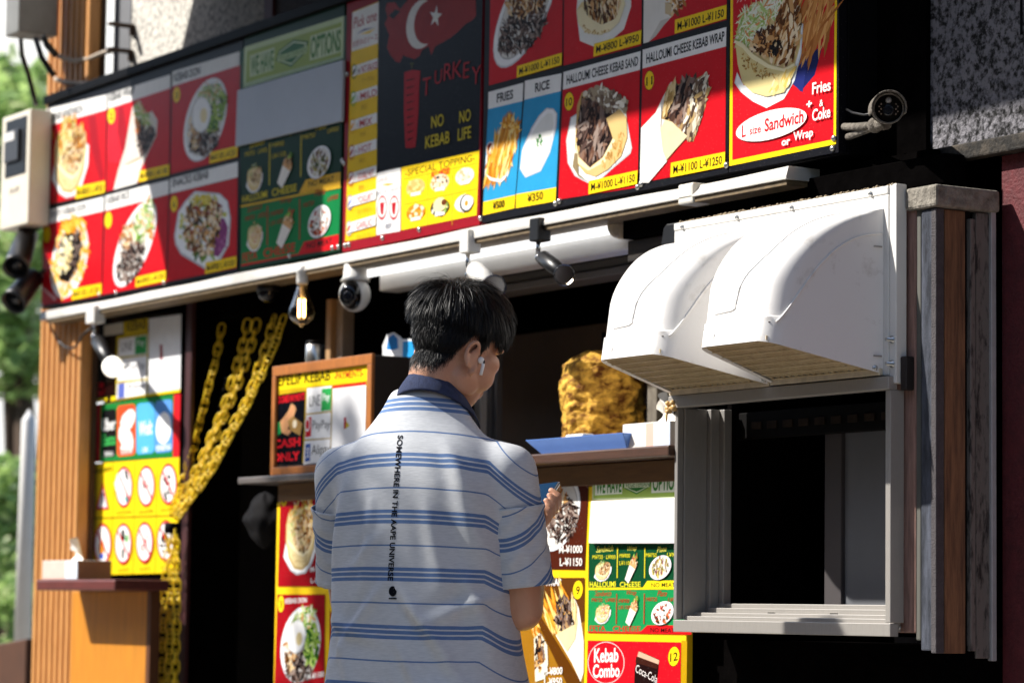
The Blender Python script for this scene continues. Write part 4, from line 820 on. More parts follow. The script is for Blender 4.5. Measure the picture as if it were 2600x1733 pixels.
sandwich(A, 695, 1130, 52, 66, False, ['#c2453a', '#e8c9a0', '#d9c26a', '#f0e6d0']); wrapc(A, 880, 1120, 92, 36, -1.0); plate(A, 1070, 1128, 70, 74, .06, .86); A.strips(sub(1070, 1134, 54, 56), 60, 30, 16, ['#b3402a', '#8a2a1c', '#c9683a', '#2a3016'], 1, 1); A.strips(sub(1072, 1120, 44, 48), 24, 30, 22, ['#f5f5f0', '#e6e6de'], .6, .4); A.build('dish_picture', cab)
A = Art(UC, zr); A.poly([600, 1300, 1188, 1312, 1180, 1760, 590, 1740], '#cf1220'); A.ring(716, 1440, 115, 132, .03, '#f3d8d4', 0, 0.0, 40)
A.text('Kebab', 640, 1440, 792, 1436, 90, '#f7f1ee', .02); A.text('Combo', 632, 1536, 800, 1530, 86, '#f7f1ee', .02); disc(A, 1142, 1400, 35, 60, '12'); A.poly([925, 1366, 1050, 1420, 1020, 1720, 890, 1690, 895, 1480], '#1e0d0c'); A.poly([922, 1368, 1050, 1424, 1046, 1450, 912, 1400], '#c9a58c'); A.poly([905, 1400, 1044, 1450, 1040, 1480, 900, 1440], '#3a1a12'); A.text('Coca-Cola', 902, 1498, 1036, 1572, 52, '#efe8e4', -.005, .35); A.build('dish_picture', cab)
A = Art(UC, zr); A.poly([1190, 1300, 1226, 1302, 1220, 1760, 1184, 1760], '#b8920f'); A.build('edge_strip', cab)
g = MB(); q = [Yp(*zr(*p), YC - 0.014) for p in ((620, 425), (1250, 399), (1254, 403), (1250, 686), (1246, 690), (610, 690), (606, 684))]; g.prism(q, (0, 0.011, 0))
tag(g.build('blank_panel', pm('blank_white', '#e8e9ec', 0.4, var=0.03, scale=5), None, 0.001), 'blank white panel fixed over the green vegetarian menu on the counter front', 'panel')

# ---- wooden payment box
xa1 = Yp(691, 931, -0.09).x; xb1 = Yp(944, 900, -0.09).x; zt_ = 1.683; zb_ = 1.3728
pb = thing('payment_box', 'orange wooden box with a yellow EFELIF KEBAB PAYMENTS notice on its front', 'box', ((xa1 + xb1) / 2, 0.05, zb_))
M_bx = pm('box_wood', '#a5642a', 0.45, var=0.2, scale=6, stretch=(9, 9, 1.5))
sbox('case', (xa1 + .003, -0.079, zb_ + .001), (xb1 - .003, 0.21, zt_ - .003), pm('dark_case', '#191310', 0.6, var=0.3), pb, 0.003)
for a, b in (((xa1, -.09, zt_ - .028), (xb1, -.0795, zt_)), ((xa1, -.09, zb_), (xb1, -.0795, zb_ + .022)), ((xa1, -.09, zb_ + .0225), (xa1 + .022, -.0795, zt_ - .0285)), ((xb1 - .026, -.09, zb_ + .0225), (xb1, -.0795, zt_ - .0285))): sbox('frame_bar', a, b, M_bx, pb, 0.002)
A = Art(onY(-0.0795), zl3); A.poly([330, 500, 1125, 410, 1100, 1215, 290, 1282], '#c9a51c')
A.poly([335, 505, 1122, 412, 1118, 555, 330, 642], '#f0d31c'); A.text('EFELIF KEBAB', 355, 605, 802, 553, 88, '#191208', .018); A.text('-PAYMENTS-', 832, 552, 1085, 522, 66, '#b5281c', .02)
A.poly([820, 600, 1108, 566, 1106, 590, 820, 622], '#c5161f'); A.poly([332, 682, 590, 645, 562, 1265, 298, 1278], '#0b0c14'); A.poly([332, 682, 588, 648, 582, 722, 330, 760], '#2c0508'); A.text('NO CARD PAYMENTS', 336, 756, 582, 720, 62, '#e0202c', .03)
A.poly([318, 930, 372, 905, 385, 1000, 320, 1055], '#1f8a4a'); A.poly([372, 910, 440, 820, 470, 750, 500, 770, 510, 800, 490, 860, 450, 920, 440, 970, 470, 985, 440, 1025, 385, 995], '#dba070'); A.poly([440, 900, 480, 860, 565, 920, 545, 1025, 455, 975], '#a5814a'); A.ell(498, 925, 18, 34, '#e9dcc0'); A.text('CASH', 315, 1138, 546, 1112, 76, '#e0202c', .04); A.text('ONLY', 306, 1252, 540, 1232, 76, '#e0202c', .04)
A.poly([604, 622, 812, 600, 806, 812, 594, 838], '#f4f4f3'); A.text('LINE', 622, 778, 712, 768, 92, '#1a1a1a', 0); A.poly([730, 626, 812, 617, 804, 806, 722, 816], '#33a854'); A.text('Pay', 734, 750, 796, 742, 84, '#f2f5f2', .02)
A.poly([594, 850, 806, 824, 802, 1044, 584, 1056], '#f4f4f3'); A.poly([594, 872, 640, 864, 636, 1030, 588, 1040], '#d5202c'); A.ring(606, 930, 22, 60, .3, '#f4f4f3'); A.text('PayPay', 648, 992, 796, 984, 96, '#2a2a2a', -.002)
A.poly([582, 1070, 802, 1052, 796, 1244, 572, 1272], '#f4f4f3'); A.poly([590, 1098, 632, 1092, 628, 1240, 584, 1250], '#2c52a5'); A.text('支', 592, 1220, 626, 1214, 100, '#f4f4f3', .01); A.text('Alipay', 640, 1214, 800, 1200, 108, '#2a2a2a', .0)
A.poly([822, 626, 1106, 594, 1096, 1180, 806, 1215], '#e9e9ea'); A.poly([918, 870, 936, 866, 938, 960, 916, 970], '#b5202c'); A.poly([940, 900, 965, 940, 930, 968], '#c9b83a'); A.build('notice', pb)

# tumbler, blank cut-out sticker on the box
p = Yp(800, 918, 0.02); tm = thing('tumbler', 'steel tumbler with black lid standing on the payment box', 'tumbler', (p.x, p.y, zt_ - .002))
MB().lathe([(0, .026), (.004, .028), (.066, .0285), (.068, .026)], (p.x, p.y, zt_ - .002), (0, 0, 1), n=28).build('cup', pm('brushed_steel', '#c9c5bd', 0.25, 0.9), tm)
MB().lathe([(0, .0275), (.008, .0275), (.011, .024), (.012, 0)], (p.x, p.y, zt_ + .066), (0, 0, 1), n=28).build('lid', M_black, tm)
g = Art(lambda x, y, b: Yp(x, y, 0.1 - b), Zm(600, 800, 3.357)); g.poly([1255, 395, 1250, 260, 1290, 165, 1345, 145, 1395, 180, 1420, 205, 1520, 200, 1530, 400], '#e8eaec'); g.poly([1285, 290, 1300, 190, 1345, 162, 1380, 200, 1385, 280, 1340, 300], '#2a7ec2'); g.poly([1420, 395, 1425, 225, 1525, 218, 1525, 398], '#2f9ad8'); g.poly([1270, 385, 1290, 300, 1395, 290, 1410, 385, 1350, 370, 1300, 372], '#f4f4f4')
st_ = g.build('sticker', None); tag(st_, 'blue and white cut-out sticker standing behind the payment box', 'sticker')
md = st_.modifiers.new('card', 'SOLIDIFY'); md.thickness = 0.002

# posts, strap and lit strips in the hatch
def vpost(name, pa, pb_, ya, yb, mat, z0, z1, y1=None, par=shop):
    x0 = Yp(pa, 900, ya).x; x1 = Yp(pb_, 900, ya).x
    return sbox(name, (x0, ya, z0), (x1, ya + yb, z1), mat, par, 0.002)
M_tan = pm('tan_post', '#9a7850', 0.6, var=0.25, stretch=(6, 6, 1))
vpost('cable_cover', 826, 838, 0.14, 0.02, M_tan, 1.38, 1.9); vpost('hatch_post', 843, 868, 0.16, 0.04, pm('grey_tan_post', '#8d8073', 0.5, var=0.15), 1.38, 1.9)
vpost('sash_frame', 1205, 1222, 0.31, 0.03, M_white, 1.38, 1.72); vpost('sash_frame', 1226, 1246, 0.33, 0.03, pm('grey_sash', '#6f6c69', 0.5), 1.38, 1.72); vpost('sash_frame', 1256, 1262, 0.33, 0.02, pm('grey_sash', '#6f6c69', 0.5), 1.38, 1.76)
vpost('machine_post', 1644, 1668, 0.30, 0.03, pm('stained_post', '#6a665e', 0.5, 0.2, var=0.4, scale=30), 1.38, 1.72)
sbox('back_panel', (-2.2, 0.60, 1.38), (-1.35, 0.62, 1.80), pm('brown_back', '#4a372a', 0.5, var=0.2), shop, 0)
sbox('inner_frame', (-1.20, 0.55, 1.38), (-1.13, 0.58, 1.9), pm('inner_panels2', '#26221e', 0.5, var=0.3), shop, 0.002); sbox('inner_frame', (-1.32, 0.55, 1.38), (-1.26, 0.58, 1.9), pm('inner_panels2', '#26221e', 0.5), shop, 0.002)
# doner on its spit
dc = Dp(1532, 1000, 7.72); dk = thing('doner_spit', 'golden brown stack of doner meat on a vertical spit behind the hatch', 'doner kebab', (dc.x, dc.y, 1.40))
def dfn(u, v):
    a = v * 2 * math.pi; z = u * 0.255; base = (.098 + .010 * math.sin(u * 3.0)) * min(1, (1.02 - u) / .16) ** .45 * min(1, (u + .02) / .05) ** .5
    q = Vector((math.cos(a) * 1.6, math.sin(a) * 1.6, z * 12)); lay = 1.6 * abs(noise.noise(Vector((math.cos(a) * 3.5, math.sin(a) * 3.5, z * 48))))
    r = max(.002, base + (.009 + .022 * max(0, u - .75)) * noise.fractal(q * 1.3, 1.0, 2.0, 4) + .0045 * (lay - .4) + .003 * noise.noise(Vector((math.cos(a) * 9, math.sin(a) * 9, z * 60))))
    return (dc.x + r * math.cos(a), dc.y + r * math.sin(a), 1.415 + z)
M_doner = pm('doner_meat', '#5a3010', 0.75, col2='#dcae48', scale=26, thr=(0.38, 0.6), spec=0.15, bump=0.35, bscale=90, stretch=(1, 1, 1.6))
MB().grid(dfn, 110, 140).build('meat', M_doner, dk); MB().cyl((dc.x, dc.y, 1.38), (dc.x, dc.y, 1.72), .006).build('rod', M_black, dk)
MB().lathe([(0, .11), (.012, .112), (.03, .10)], (dc.x, dc.y, 1.385), (0, 0, 1)).build('drip_tray', pm('dull_steel', '#77706c', 0.4, 0.5), dk)

# blue tray, ticket device, tissue box on the shelf
zs = 1.379
xl_ = Yp(1333, 1120, -0.11).x; xr_ = Yp(1581, 1121, -0.11).x
M_blue_t = pm('blue_tray', '#6a97e8', 0.35, var=0.05)
tr = MB(); y0_, y1_ = -0.11, 0.14; q = .045
outer = [(xl_, y0_, zs + .036), (xr_, y0_, zs + .036), (xr_, y1_, zs + .036), (xl_, y1_, zs + .036)]; low_ = [(xl_ + q, y0_ + .02, zs + .001), (xr_ - .012, y0_ + .02, zs + .001), (xr_ - .012, y1_ - .02, zs + .001), (xl_ + q, y1_ - .02, zs + .001)]
inn = [(x + (.004 if i in (0, 3) else -.004), y + (.004 if i < 2 else -.004), z) for i, (x, y, z) in enumerate(outer)]; inl = [(x + (.003 if i in (0, 3) else -.003), y + (.003 if i < 2 else -.003), z + .003) for i, (x, y, z) in enumerate(low_)]
vs = outer + low_ + inn + inl; fs = [(4, 5, 6, 7), (15, 14, 13, 12)]
for i in range(4):
    j = (i + 1) % 4; fs += [(i, j, j + 4, i + 4), (i + 8, i + 12, j + 12, j + 8), (i, i + 8, j + 8, j)]
tr.add(vs, fs); tag(tr.build('tray', M_blue_t, None, 0.001), 'shallow blue plastic tray with flared sides on the brown counter shelf', 'tray')
p = Yp(1472, 1116, -0.02); dv = thing('pager', 'small rounded white handset lying on the blue tray', 'device', (p.x, p.y, zs + .005))
sbox('shell', (p.x - .038, p.y - .02, zs + .014), (p.x + .04, p.y + .02, zs + .05), M_whitep, dv, 0.006)
for k in range(4): sbox('key', (p.x - .012 + k * .010, p.y - .0206, zs + .03), (p.x - .006 + k * .010, p.y - .0203, zs + .038), M_black, dv, 0)
def tissue(name, px0, px1, py0, yf, depth, zb, hh, label, cols, end=None):
    x0 = Yp(px0, py0, yf).x; x1 = Yp(px1, py0, yf).x; t = thing(name, label, 'tissue box', ((x0 + x1) / 2, yf + depth / 2, zb))
    sbox('box', (x0, yf, zb), (x1, yf + depth, zb + hh), pm('card_white', '#d9d5cd', 0.6), t, 0.002)
    c = x0 + .001
    for w_, col in cols:
        c2 = x0 + (x1 - x0) * w_ - .0005; sbox('stripe', (c, yf - .0008, zb + .0015), (c2, yf - .0001, zb + hh - .0015), art(col, .5), t, 0); c = c2
    if end: sbox('shaded_end', (x1 + .0002, yf + .001, zb + .001), (x1 + .001, yf + depth - .001, zb + hh - .001), art(end, .5), t, 0)  # end face painted darker, its shade put into the colour
    xm = (x0 + x1) / 2; g = MB()
    def tf(u, v):
        a = (u - .5) * .09; k = math.sin(math.pi * u); zt = v * .064 * (0.55 + .6 * k) ; wv = .014 * math.sin(u * 9 + v * 4) * v
        return (xm + a * (1 - .3 * v) + .01 * v * math.sin(u * 7), yf + depth / 2 + wv + .018 * v * math.sin(v * 3 + u * 2), zb + hh + zt)
    g.grid(tf, 16, 10).build('tissue', pm('tissue_paper', '#efece6', 0.9), t)
    return t
tissue('tissue_box', 1581, 1702, 1130, -0.085, 0.115, 1.379, 0.058, 'white tissue box with pink and pale blue stripes on the brown counter shelf', ((.5, '#dedad2'), (.66, '#d9b3a5'), (1.0, '#c4cede')))

# ---- left counter
a = Yp(91, 1466, -0.2); b = Yp(291, 1475, -0.2); z_ = 1.079
lc = thing('side_counter', 'narrow side counter, dark red shelf over golden wood cabinet, by the slatted pillar', 'counter', ((a.x + b.x) / 2, -0.05, 0))
sbox('shelf', (a.x, -0.2, z_ - .034), (b.x, -0.015, z_), pm('red_brown_shelf', '#5c2620', 0.5, var=0.25, stretch=(1.5, 8, 8)), lc, 0.006)
x0 = Yp(180, 1600, -0.05).x; x1 = Yp(372, 1600, -0.05).x
sbox('cabinet', (x0, -0.05, 0), (x1, -0.02, z_ - .0345), M_owood, lc, 0.003); sbox('corner_board', (x1 + .0005, -0.052, 0), (x1 + .03, -0.018, z_ - .0345), pm('brown_board', '#5c3418', 0.5, var=0.2), lc, 0.003)
tissue('tissue_box', 108, 197, 1440, -0.185, 0.115, z_ + .0005, 0.060, 'pale pink tissue box with its shaded end painted brown on the narrow side counter by the pillar', ((.66, '#d9bcb0'), (1.0, '#d3dbe4')), '#a5805f')

# ---- posters on the recess wall
zL = Zm(220, 780, 2.2725); YL = 0.105
def poster(label, c, col):
    q = [Yp(*zL(c[i], c[i + 1]), YL) for i in range(0, 8, 2)]
    t = thing('poster', label, 'poster', tuple(q[3])); MB().prism(q, (0, .006, 0)).build('sheet', art(col), t); return t
UL = onY(YL)
t = poster('payment methods poster on the dark wall, topmost of the three left posters', (56, 62, 546, 28, 540, 488, 48, 546), '#17130f')
A = Art(UL, zL); A.poly([215, 85, 356, 62, 352, 140, 215, 160], '#c9ae1c'); A.text('KEBAB', 232, 140, 345, 122, 56, '#2a2210', .02); A.poly([100, 105, 210, 85, 210, 150, 100, 165], '#c9c2b2')
A.poly([172, 166, 358, 140, 350, 512, 168, 535], '#b9a21c'); A.poly([186, 182, 350, 158, 348, 270, 182, 285], '#eeeeef'); A.text('LINE', 200, 255, 262, 245, 50, '#2a2a30', 0); A.poly([282, 172, 346, 162, 344, 264, 278, 272], '#2f9a4a'); A.text('Pay', 290, 235, 334, 228, 48, '#d9e4da', .01)
A.poly([182, 298, 348, 278, 346, 410, 178, 425], '#eeeeef'); A.text('PayPay', 232, 372, 338, 362, 52, '#4a4a50', 0); A.poly([176, 440, 346, 420, 344, 500, 172, 528], '#eeeeef'); A.poly([182, 440, 220, 434, 218, 520, 180, 526], '#5a6ab8'); A.text('Alipay', 232, 485, 338, 472, 46, '#4a4a50', 0)
A.poly([360, 66, 546, 40, 540, 470, 356, 498], '#e2e3e6'); A.poly([422, 215, 436, 212, 440, 300, 424, 305], '#8a2028'); A.poly([54, 440, 162, 424, 162, 500, 52, 520], '#1c0808'); A.text('CASH', 58, 470, 96, 464, 36, '#d9202c', .03); A.text('ONLY', 58, 514, 104, 508, 36, '#d9202c', .03); A.poly([50, 530, 118, 520, 118, 538, 50, 550], '#e9cf1c'); A.poly([140, 515, 170, 510, 170, 535, 140, 540], '#e9cf1c'); A.poly([350, 500, 540, 472, 538, 488, 350, 512], '#e9cf1c'); A.build('print', t)
t = poster('delivery app poster on green with four rounded tiles, in the middle of the left posters', (50, 560, 541, 497, 533, 862, 42, 893), '#d0202a')
A = Art(UL, zL); A.poly([82, 558, 502, 500, 496, 866, 74, 890], '#1f7a38')
def tile(x0, x1, y0, y1, col):
    sl_ = -.12; c = []
    r_ = 16
    for cx, cy, a0 in ((x1 - r_, y0 + r_ * 1.8, -90), (x1 - r_, y1 - r_ * 1.8, 0), (x0 + r_, y1 - r_ * 1.8, 90), (x0 + r_, y0 + r_ * 1.8, 180)):
        for k in range(6):
            a_ = math.radians(a0 + k * 18); X = cx + r_ * math.cos(a_); c += [X, cy + r_ * 1.8 * math.sin(a_) + sl_ * (X - x0)]
    A.poly(c, col)
tile(90, 172, 592, 868, '#15171a'); A.text('Uber', 88, 715, 166, 704, 72, '#f2f4f2', .015); A.text('Eats', 88, 800, 164, 790, 66, '#3fb85a', .015); A.text('ご利用OK', 92, 862, 154, 856, 30, '#f2f4f2', .01)
tile(176, 282, 568, 862, '#e8502c'); A.ell(238, 650, 40, 62, '#f7f3f0', .2, wob=.05); A.ell(226, 750, 38, 66, '#f7f3f0', -.3, wob=.06); A.poly([196, 800, 262, 780, 268, 812, 196, 822], '#f7f3f0'); A.text('出前館', 198, 848, 264, 838, 26, '#f7f3f0', .01)
tile(288, 392, 556, 850, '#58b0ec'); A.text('Wolt', 300, 744, 378, 730, 84, '#f4f8fa', .02); A.text('OK', 320, 838, 354, 832, 30, '#f4f8fa', .01)
tile(394, 494, 540, 842, '#5c96dc'); A.ell(444, 695, 44, 92, '#f4f7fa'); A.text('menu', 402, 830, 484, 818, 32, '#f4f8fa', .01); A.build('print', t)
t = poster('yellow poster of red ringed prohibition signs on the dark wall above the side counter', (42, 900, 534, 863, 528, 1530, 33, 1542), '#f0cf1c')
A = Art(UL, zL)
for x in (152, 275, 402): A.poly([x + 3, 888, x + 6, 888, x - 6, 1536, x - 9, 1536], '#a58a14')
A.poly([36, 1212, 531, 1196, 531, 1202, 36, 1220], '#5a4c10'); A.text('WARNING', 46, 962, 146, 940, 26, '#3a3010', .01)
A.poly([94, 1000, 130, 1166, 52, 1168], '#c92430'); A.poly([94, 1040, 118, 1152, 66, 1152], '#e4e4e8'); A.poly([86, 1070, 102, 1068, 98, 1130, 90, 1130], '#5a5a70')
for cx, cy, k in ((215, 1035, 0), (343, 1030, 1), (470, 1018, 2), (92, 1365, 3), (210, 1362, 4), (333, 1355, 5), (455, 1345, 6)):
    A.ell(cx, cy, 50, 120, '#c92430', 0, 30, -.1); A.ell(cx, cy, 42, 103, '#f4f3f1', 0, 30, -.1)
    if k == 0: A.ell(cx - 18, cy - 25, 34, 60, '#fbfbfa', wob=.1); A.poly([cx, cy - 100, cx + 20, cy - 90, cx + 28, cy - 30, cx + 10, cy - 50], '#23191a'); A.ell(cx + 18, cy + 66, 12, 24, '#3a8a8a')
    elif k in (1, 5): A.strips(sub(cx, cy, 24, 60), 14, 24, 10, ['#2a2420', '#6a6a70', '#b9433a'], 1, 1)
    elif k == 3: A.ell(cx - 5, cy + 20, 16, 44, '#d98a2c'); A.poly([cx - 20, cy + 60, cx + 6, cy + 50, cx + 4, cy + 86, cx - 16, cy + 84], '#3a5ac2')
    elif k == 4: A.poly([cx - 10, cy - 80, cx + 8, cy - 82, cx + 12, cy - 20, cx - 12, cy - 14], '#22201e'); A.poly([cx - 8, cy + 30, cx + 6, cy + 28, cx + 6, cy + 84, cx - 8, cy + 86], '#2a2a2c'); A.ell(cx + 22, cy - 30, 9, 26, '#5aa04a')
    else: A.strips(sub(cx - 8, cy + 10, 28, 70), 14, 40, 18, ['#1d1a19', '#2a2522'], .5, 1)
    A.poly([cx - 32, cy - 66, cx - 25, cy - 74, cx + 33, cy + 64, cx + 27, cy + 74], '#c92430')
    if cy < 1200: A.text('DO NOT SMOKE' if k == 0 else 'NO LITTER', cx - 42, cy + 158, cx + 40, cy + 150, 16, '#4a3e10', 0)
    else: A.text('NO PETS', cx - 30, cy + 162, cx + 30, cy + 156, 16, '#4a3e10', 0)
A.build('print', t)
# dark doorway details
MB().cyl(Yp(523, 1470, 0.57), Yp(521, 1616, 0.57), .010).build('door_handle', pm('handle_grey', '#9aa0b4', 0.35, 0.2), shop)
vpost('door_edge', 566, 574, 0.58, 0.01, pm('pale_edge', '#8a7468', 0.6, var=0.4, scale=14), 1.17, 1.52)
g = MB()
def bag(u, v):
    a = v * 2 * math.pi; z = u; r = math.sin(math.pi * min(1, u * 1.02)) ** .6 * (.9 + .25 * noise.noise(Vector((math.cos(a) * 2, math.sin(a) * 2, z * 5))))
    c = Yp(672, 1320, 0.02); return (c.x + r * .085 * math.cos(a), c.y + r * .05 * math.sin(a), c.z + .085 - z * .17)
tag(g.grid(bag, 24, 32).build('plastic_bag', pm('smoky_plastic', '#0f0e10', 0.8, var=0.3, spec=0.1), None), 'crumpled smoky grey plastic bag hanging below the steel shelf', 'bag')

# ---- yellow plastic chains gathered to the jamb
zc = Zm(400, 780, 2.6137); zh = Zm(0, 1300, 3.62)
M_chain = pm('chain_yellow', '#f2cd2a', 0.4, var=0.08)
def chain(pts, z, label, y0=0.19, grp='yellow plastic chains gathered at the door', off=-0.13):
    P_ = [Yp(*z(pts[i], pts[i + 1]), y0 + off * i / len(pts)) for i in range(0, len(pts), 2)]
    L = [0]
    for a, b in zip(P_, P_[1:]): L.append(L[-1] + (b - a).length)
    pitch = 0.031; n = int(L[-1] / pitch); g = MB()
    def at(s):
        for i in range(len(P_) - 1):
            if s <= L[i + 1] or i == len(P_) - 2: f = (s - L[i]) / (L[i + 1] - L[i]); return P_[i].lerp(P_[i + 1], f), (P_[i + 1] - P_[i]).normalized()
    tw = rnd.uniform(0, 3)
    for k in range(n):
        c, d = at((k + .5) * pitch); B = basis(d, (0, -1, 0.01)); ang = tw + (math.pi / 2 if k % 2 else 0) + rnd.uniform(-.25, .25)
        sx = B @ Vector((math.cos(ang), math.sin(ang), 0)); q = []
        for j in range(14):
            t = 2 * math.pi * j / 14; u = math.cos(t); v = math.sin(t); h_ = .0125
            q.append(c + d * (u * .0125 + math.copysign(.0105, u) * (1 if abs(u) > .02 else 0)) + sx * (v * h_))
        g.tube(q, .0029, 0, 6, True)
    o = g.build('chain', M_chain, None, 0, 2, False); tag(o, label, 'chain', grp); return o
chain([428, 120, 410, 230, 392, 320, 375, 400, 340, 520, 310, 650, 275, 780, 245, 900, 215, 1010, 180, 1120, 150, 1220, 110, 1320, 92, 1400], zc, 'single yellow chain nearest the prohibition poster, steepest of the gathered chains')
S_ = ([600, 90, 570, 240, 530, 380, 495, 500, 460, 620, 420, 720, 375, 820, 340, 910, 300, 1000, 250, 1100, 205, 1190, 155, 1270, 105, 1360, 98, 1410],
      [660, 90, 630, 220, 590, 340, 550, 460, 505, 570, 460, 680, 405, 790, 360, 900, 318, 1000, 270, 1105, 222, 1200, 170, 1290, 125, 1370, 108, 1412],
      [775, 60, 735, 220, 680, 370, 640, 490, 590, 620, 530, 730, 480, 820, 430, 910, 380, 1000, 330, 1090, 270, 1180, 205, 1260, 145, 1340, 115, 1405],
      [838, 60, 785, 230, 740, 330, 695, 440, 645, 540, 600, 640, 548, 740, 495, 830, 445, 920, 400, 1010, 345, 1100, 285, 1185, 222, 1272, 160, 1350, 122, 1410])
LB = ('yellow chain in the middle pair of gathered chains, on the poster side', 'yellow chain in the middle pair of gathered chains, on the box side', 'yellow chain in the pair nearest the payment box, on the poster side', 'outermost yellow chain of the gathered bunch, closest to the payment box')
for k, (c_, l_) in enumerate(zip(S_, LB)): chain(c_, zc, l_, 0.20 - .012 * k)
for k, (c_, l_) in enumerate((([1560, 175, 1545, 400, 1520, 700, 1500, 1000, 1490, 1300, 1480, 1700], 'hanging yellow chain end below the black tie, on the poster side'), ([1590, 175, 1580, 420, 1565, 760, 1560, 1100, 1545, 1700], 'hanging yellow chain end below the black tie, in the middle'), ([1618, 175, 1625, 420, 1630, 760, 1622, 1100, 1605, 1700], 'hanging yellow chain end below the black tie, on the door side'))): chain(c_, zh, l_, 0.055 - .01 * k, off=0)
p = Yp(438, 1340, 0.035); tag(MB().lathe([(0, .022), (.004, .026), (.03, .026), (.034, .022)], p - Vector((0, 0, .017)), (0.05, 0, 1), n=20).build('tie_strap', M_black, None), 'black strap tying the yellow chains to the door jamb', 'strap')
for pts, l_ in (([455, 470, 437, 540, 408, 655, 400, 720, 382, 770, 360, 830, 345, 890], 'string of dark silvery beads behind the middle yellow chains'), ([392, 540, 367, 617, 357, 687, 335, 742, 325, 810, 303, 863, 295, 930, 267, 985, 258, 1050], 'string of dark silvery beads next to the single steep yellow chain')):
    g = MB(); P_ = [Yp(*zc(pts[i], pts[i + 1]), 0.22) for i in range(0, len(pts), 2)]
    g.tube(P_, .0012, 0, 5)
    for a, b in zip(P_, P_[1:]):
        g.ball(a, .006, 0, 10, 8); g.ball(a.lerp(b, .5), .005, 0, 10, 8)
    tag(g.build('bead_string', pm('dark_chrome', '#5a5c60', 0.15, 0.9), None), l_, 'beads', 'bead strings behind the chains')
# ================================================================== lamps, cameras, boxes and cables
M_blk = pm('black_plastic', '#111113', 0.4, var=0.2)
M_chrome = pm('chrome', '#c9c9c9', 0.12, 1.0)
M_led = pm('led_face', '#fff3dc', 0.4, emit=('#ffdcae', 5.0))
def mixglass(name, col, rim):
    m = bpy.data.materials.new(name); m.use_nodes = True; t = m.node_tree; t.nodes.remove(t.nodes['Principled BSDF'])
    out = t.nodes['Material Output']; a = t.nodes.new('ShaderNodeBsdfTransparent'); a.inputs[0].default_value = lin(col); g = t.nodes.new('ShaderNodeBsdfGlossy'); g.inputs['Roughness'].default_value = 0.03
    l = t.nodes.new('ShaderNodeLayerWeight'); l.inputs[0].default_value = rim; x = t.nodes.new('ShaderNodeMixShader'); t.links.new(l.outputs['Facing'], x.inputs[0]); t.links.new(a.outputs[0], x.inputs[1]); t.links.new(g.outputs[0], x.inputs[2]); t.links.new(x.outputs[0], out.inputs[0]); return m
M_glass = mixglass('bulb_glass', '#e6cda2', 0.28)
YS = -0.03
def spotlight(name, label, mount, stem, joint, body, r, mmount, mbody, head, grp='spotlights under the ledge'):
    """mount box (x0,y0,x1,y1), stem line, joint point, body line: all photograph pixels on the plane under the ledge"""
    x0, y0, x1, y1 = mount; c = Yp((x0 + x1) / 2, y0, YS); t = thing(name, label, 'spotlight', tuple(c), grp)
    a = Yp(x0, y0, YS); b = Yp(x1, y1, YS); hw = abs(b.x - a.x) / 2 * .62; cx = (a.x + b.x) / 2
    sbox('mount', (cx - hw, YS - .018, b.z), (cx + hw, YS + .022, a.z + .002), mmount, t, 0.003)
    p = Yp(*stem[:2], YS); q = Yp(*stem[2:], YS); MB().cyl(p, q, .006).build('stem', M_chrome, t)
    j = Yp(*joint, YS); MB().ball(j, .012, 0, 14, 10).build('joint', M_chrome, t)
    p = Yp(*body[:2], YS); q = Yp(*body[2:], YS - .045); d = (q - p).normalized(); L = (q - p).length
    MB().lathe([(0, r * .86), (.004, r), (L * .7, r), (L * .7 + .002, r * .9), (L, r * .86)], p, d, n=24).build('lamp_body', mbody, t)
    head(t, q, d, r); return t
def gu10(t, q, d, r):
    MB().lathe([(0, r * .8), (.012, r * .95), (.03, r * 1.35), (.036, r * 1.4), (.036, r * 1.28), (.032, r * 1.2)], q, d, n=28).build('reflector', pm('dark_chrome2', '#55565a', 0.12, 1.0), t)
    MB().lathe([(.0315, r * 1.2), (.032, 0)], q, d, n=28).build('lens', M_led, t)
def led(t, q, d, r):
    MB().lathe([(0, r * .9), (.02, r * 1.1), (.026, r * 1.3)], q, d, n=24).build('collar', M_whitep, t)
    MB().lathe([(.026, r * 1.3), (.036, r * 1.5), (.05, r * 1.5), (.064, r * 1.2), (.072, r * .6), (.0745, 0)], q, d, n=28).build('bulb', pm('opal_bulb', '#f2f0ea', 0.3, emit=('#fff4e2', 0.8)), t)
spotlight('spotlight', 'white ledge spotlight with black barrel and opal bulb in front of the payment poster', (224, 782, 258, 818), (238, 816, 238, 850), (240, 855), (248, 866, 280, 920), .022, M_whitep, M_blk, led)
spotlight('spotlight', 'white ledge spotlight partly hidden behind the customer\'s head', (1174, 590, 1210, 640), (1188, 638, 1188, 690), (1192, 697), (1206, 686, 1245, 722), .024, M_whitep, M_whitep, gu10)
sp = spotlight('spotlight', 'black ledge spotlight with its reflector bulb switched on, left of the vent hoods', (1352, 560, 1388, 610), (1367, 608, 1366, 650), (1370, 654), (1380, 655, 1424, 690), .0195, M_blk, M_blk, gu10)
l = bpy.data.lights.new('reflector_beam', 'SPOT'); l.energy = 7; l.color = (1, .78, .5); l.spot_size = 1.0; l.spot_blend = .6; l.shadow_soft_size = .02
lo = bpy.data.objects.new('reflector_beam', l); COL.objects.link(lo); q = Yp(1424, 690, YS - .045); d = (q - Yp(1380, 655, YS)).normalized(); lo.parent = sp; lo.location = q + d * .05 - sp.location; lo.rotation_mode = 'QUATERNION'; lo.rotation_quaternion = Vector((-.45, .75, -.55)).to_track_quat('-Z', 'Y')

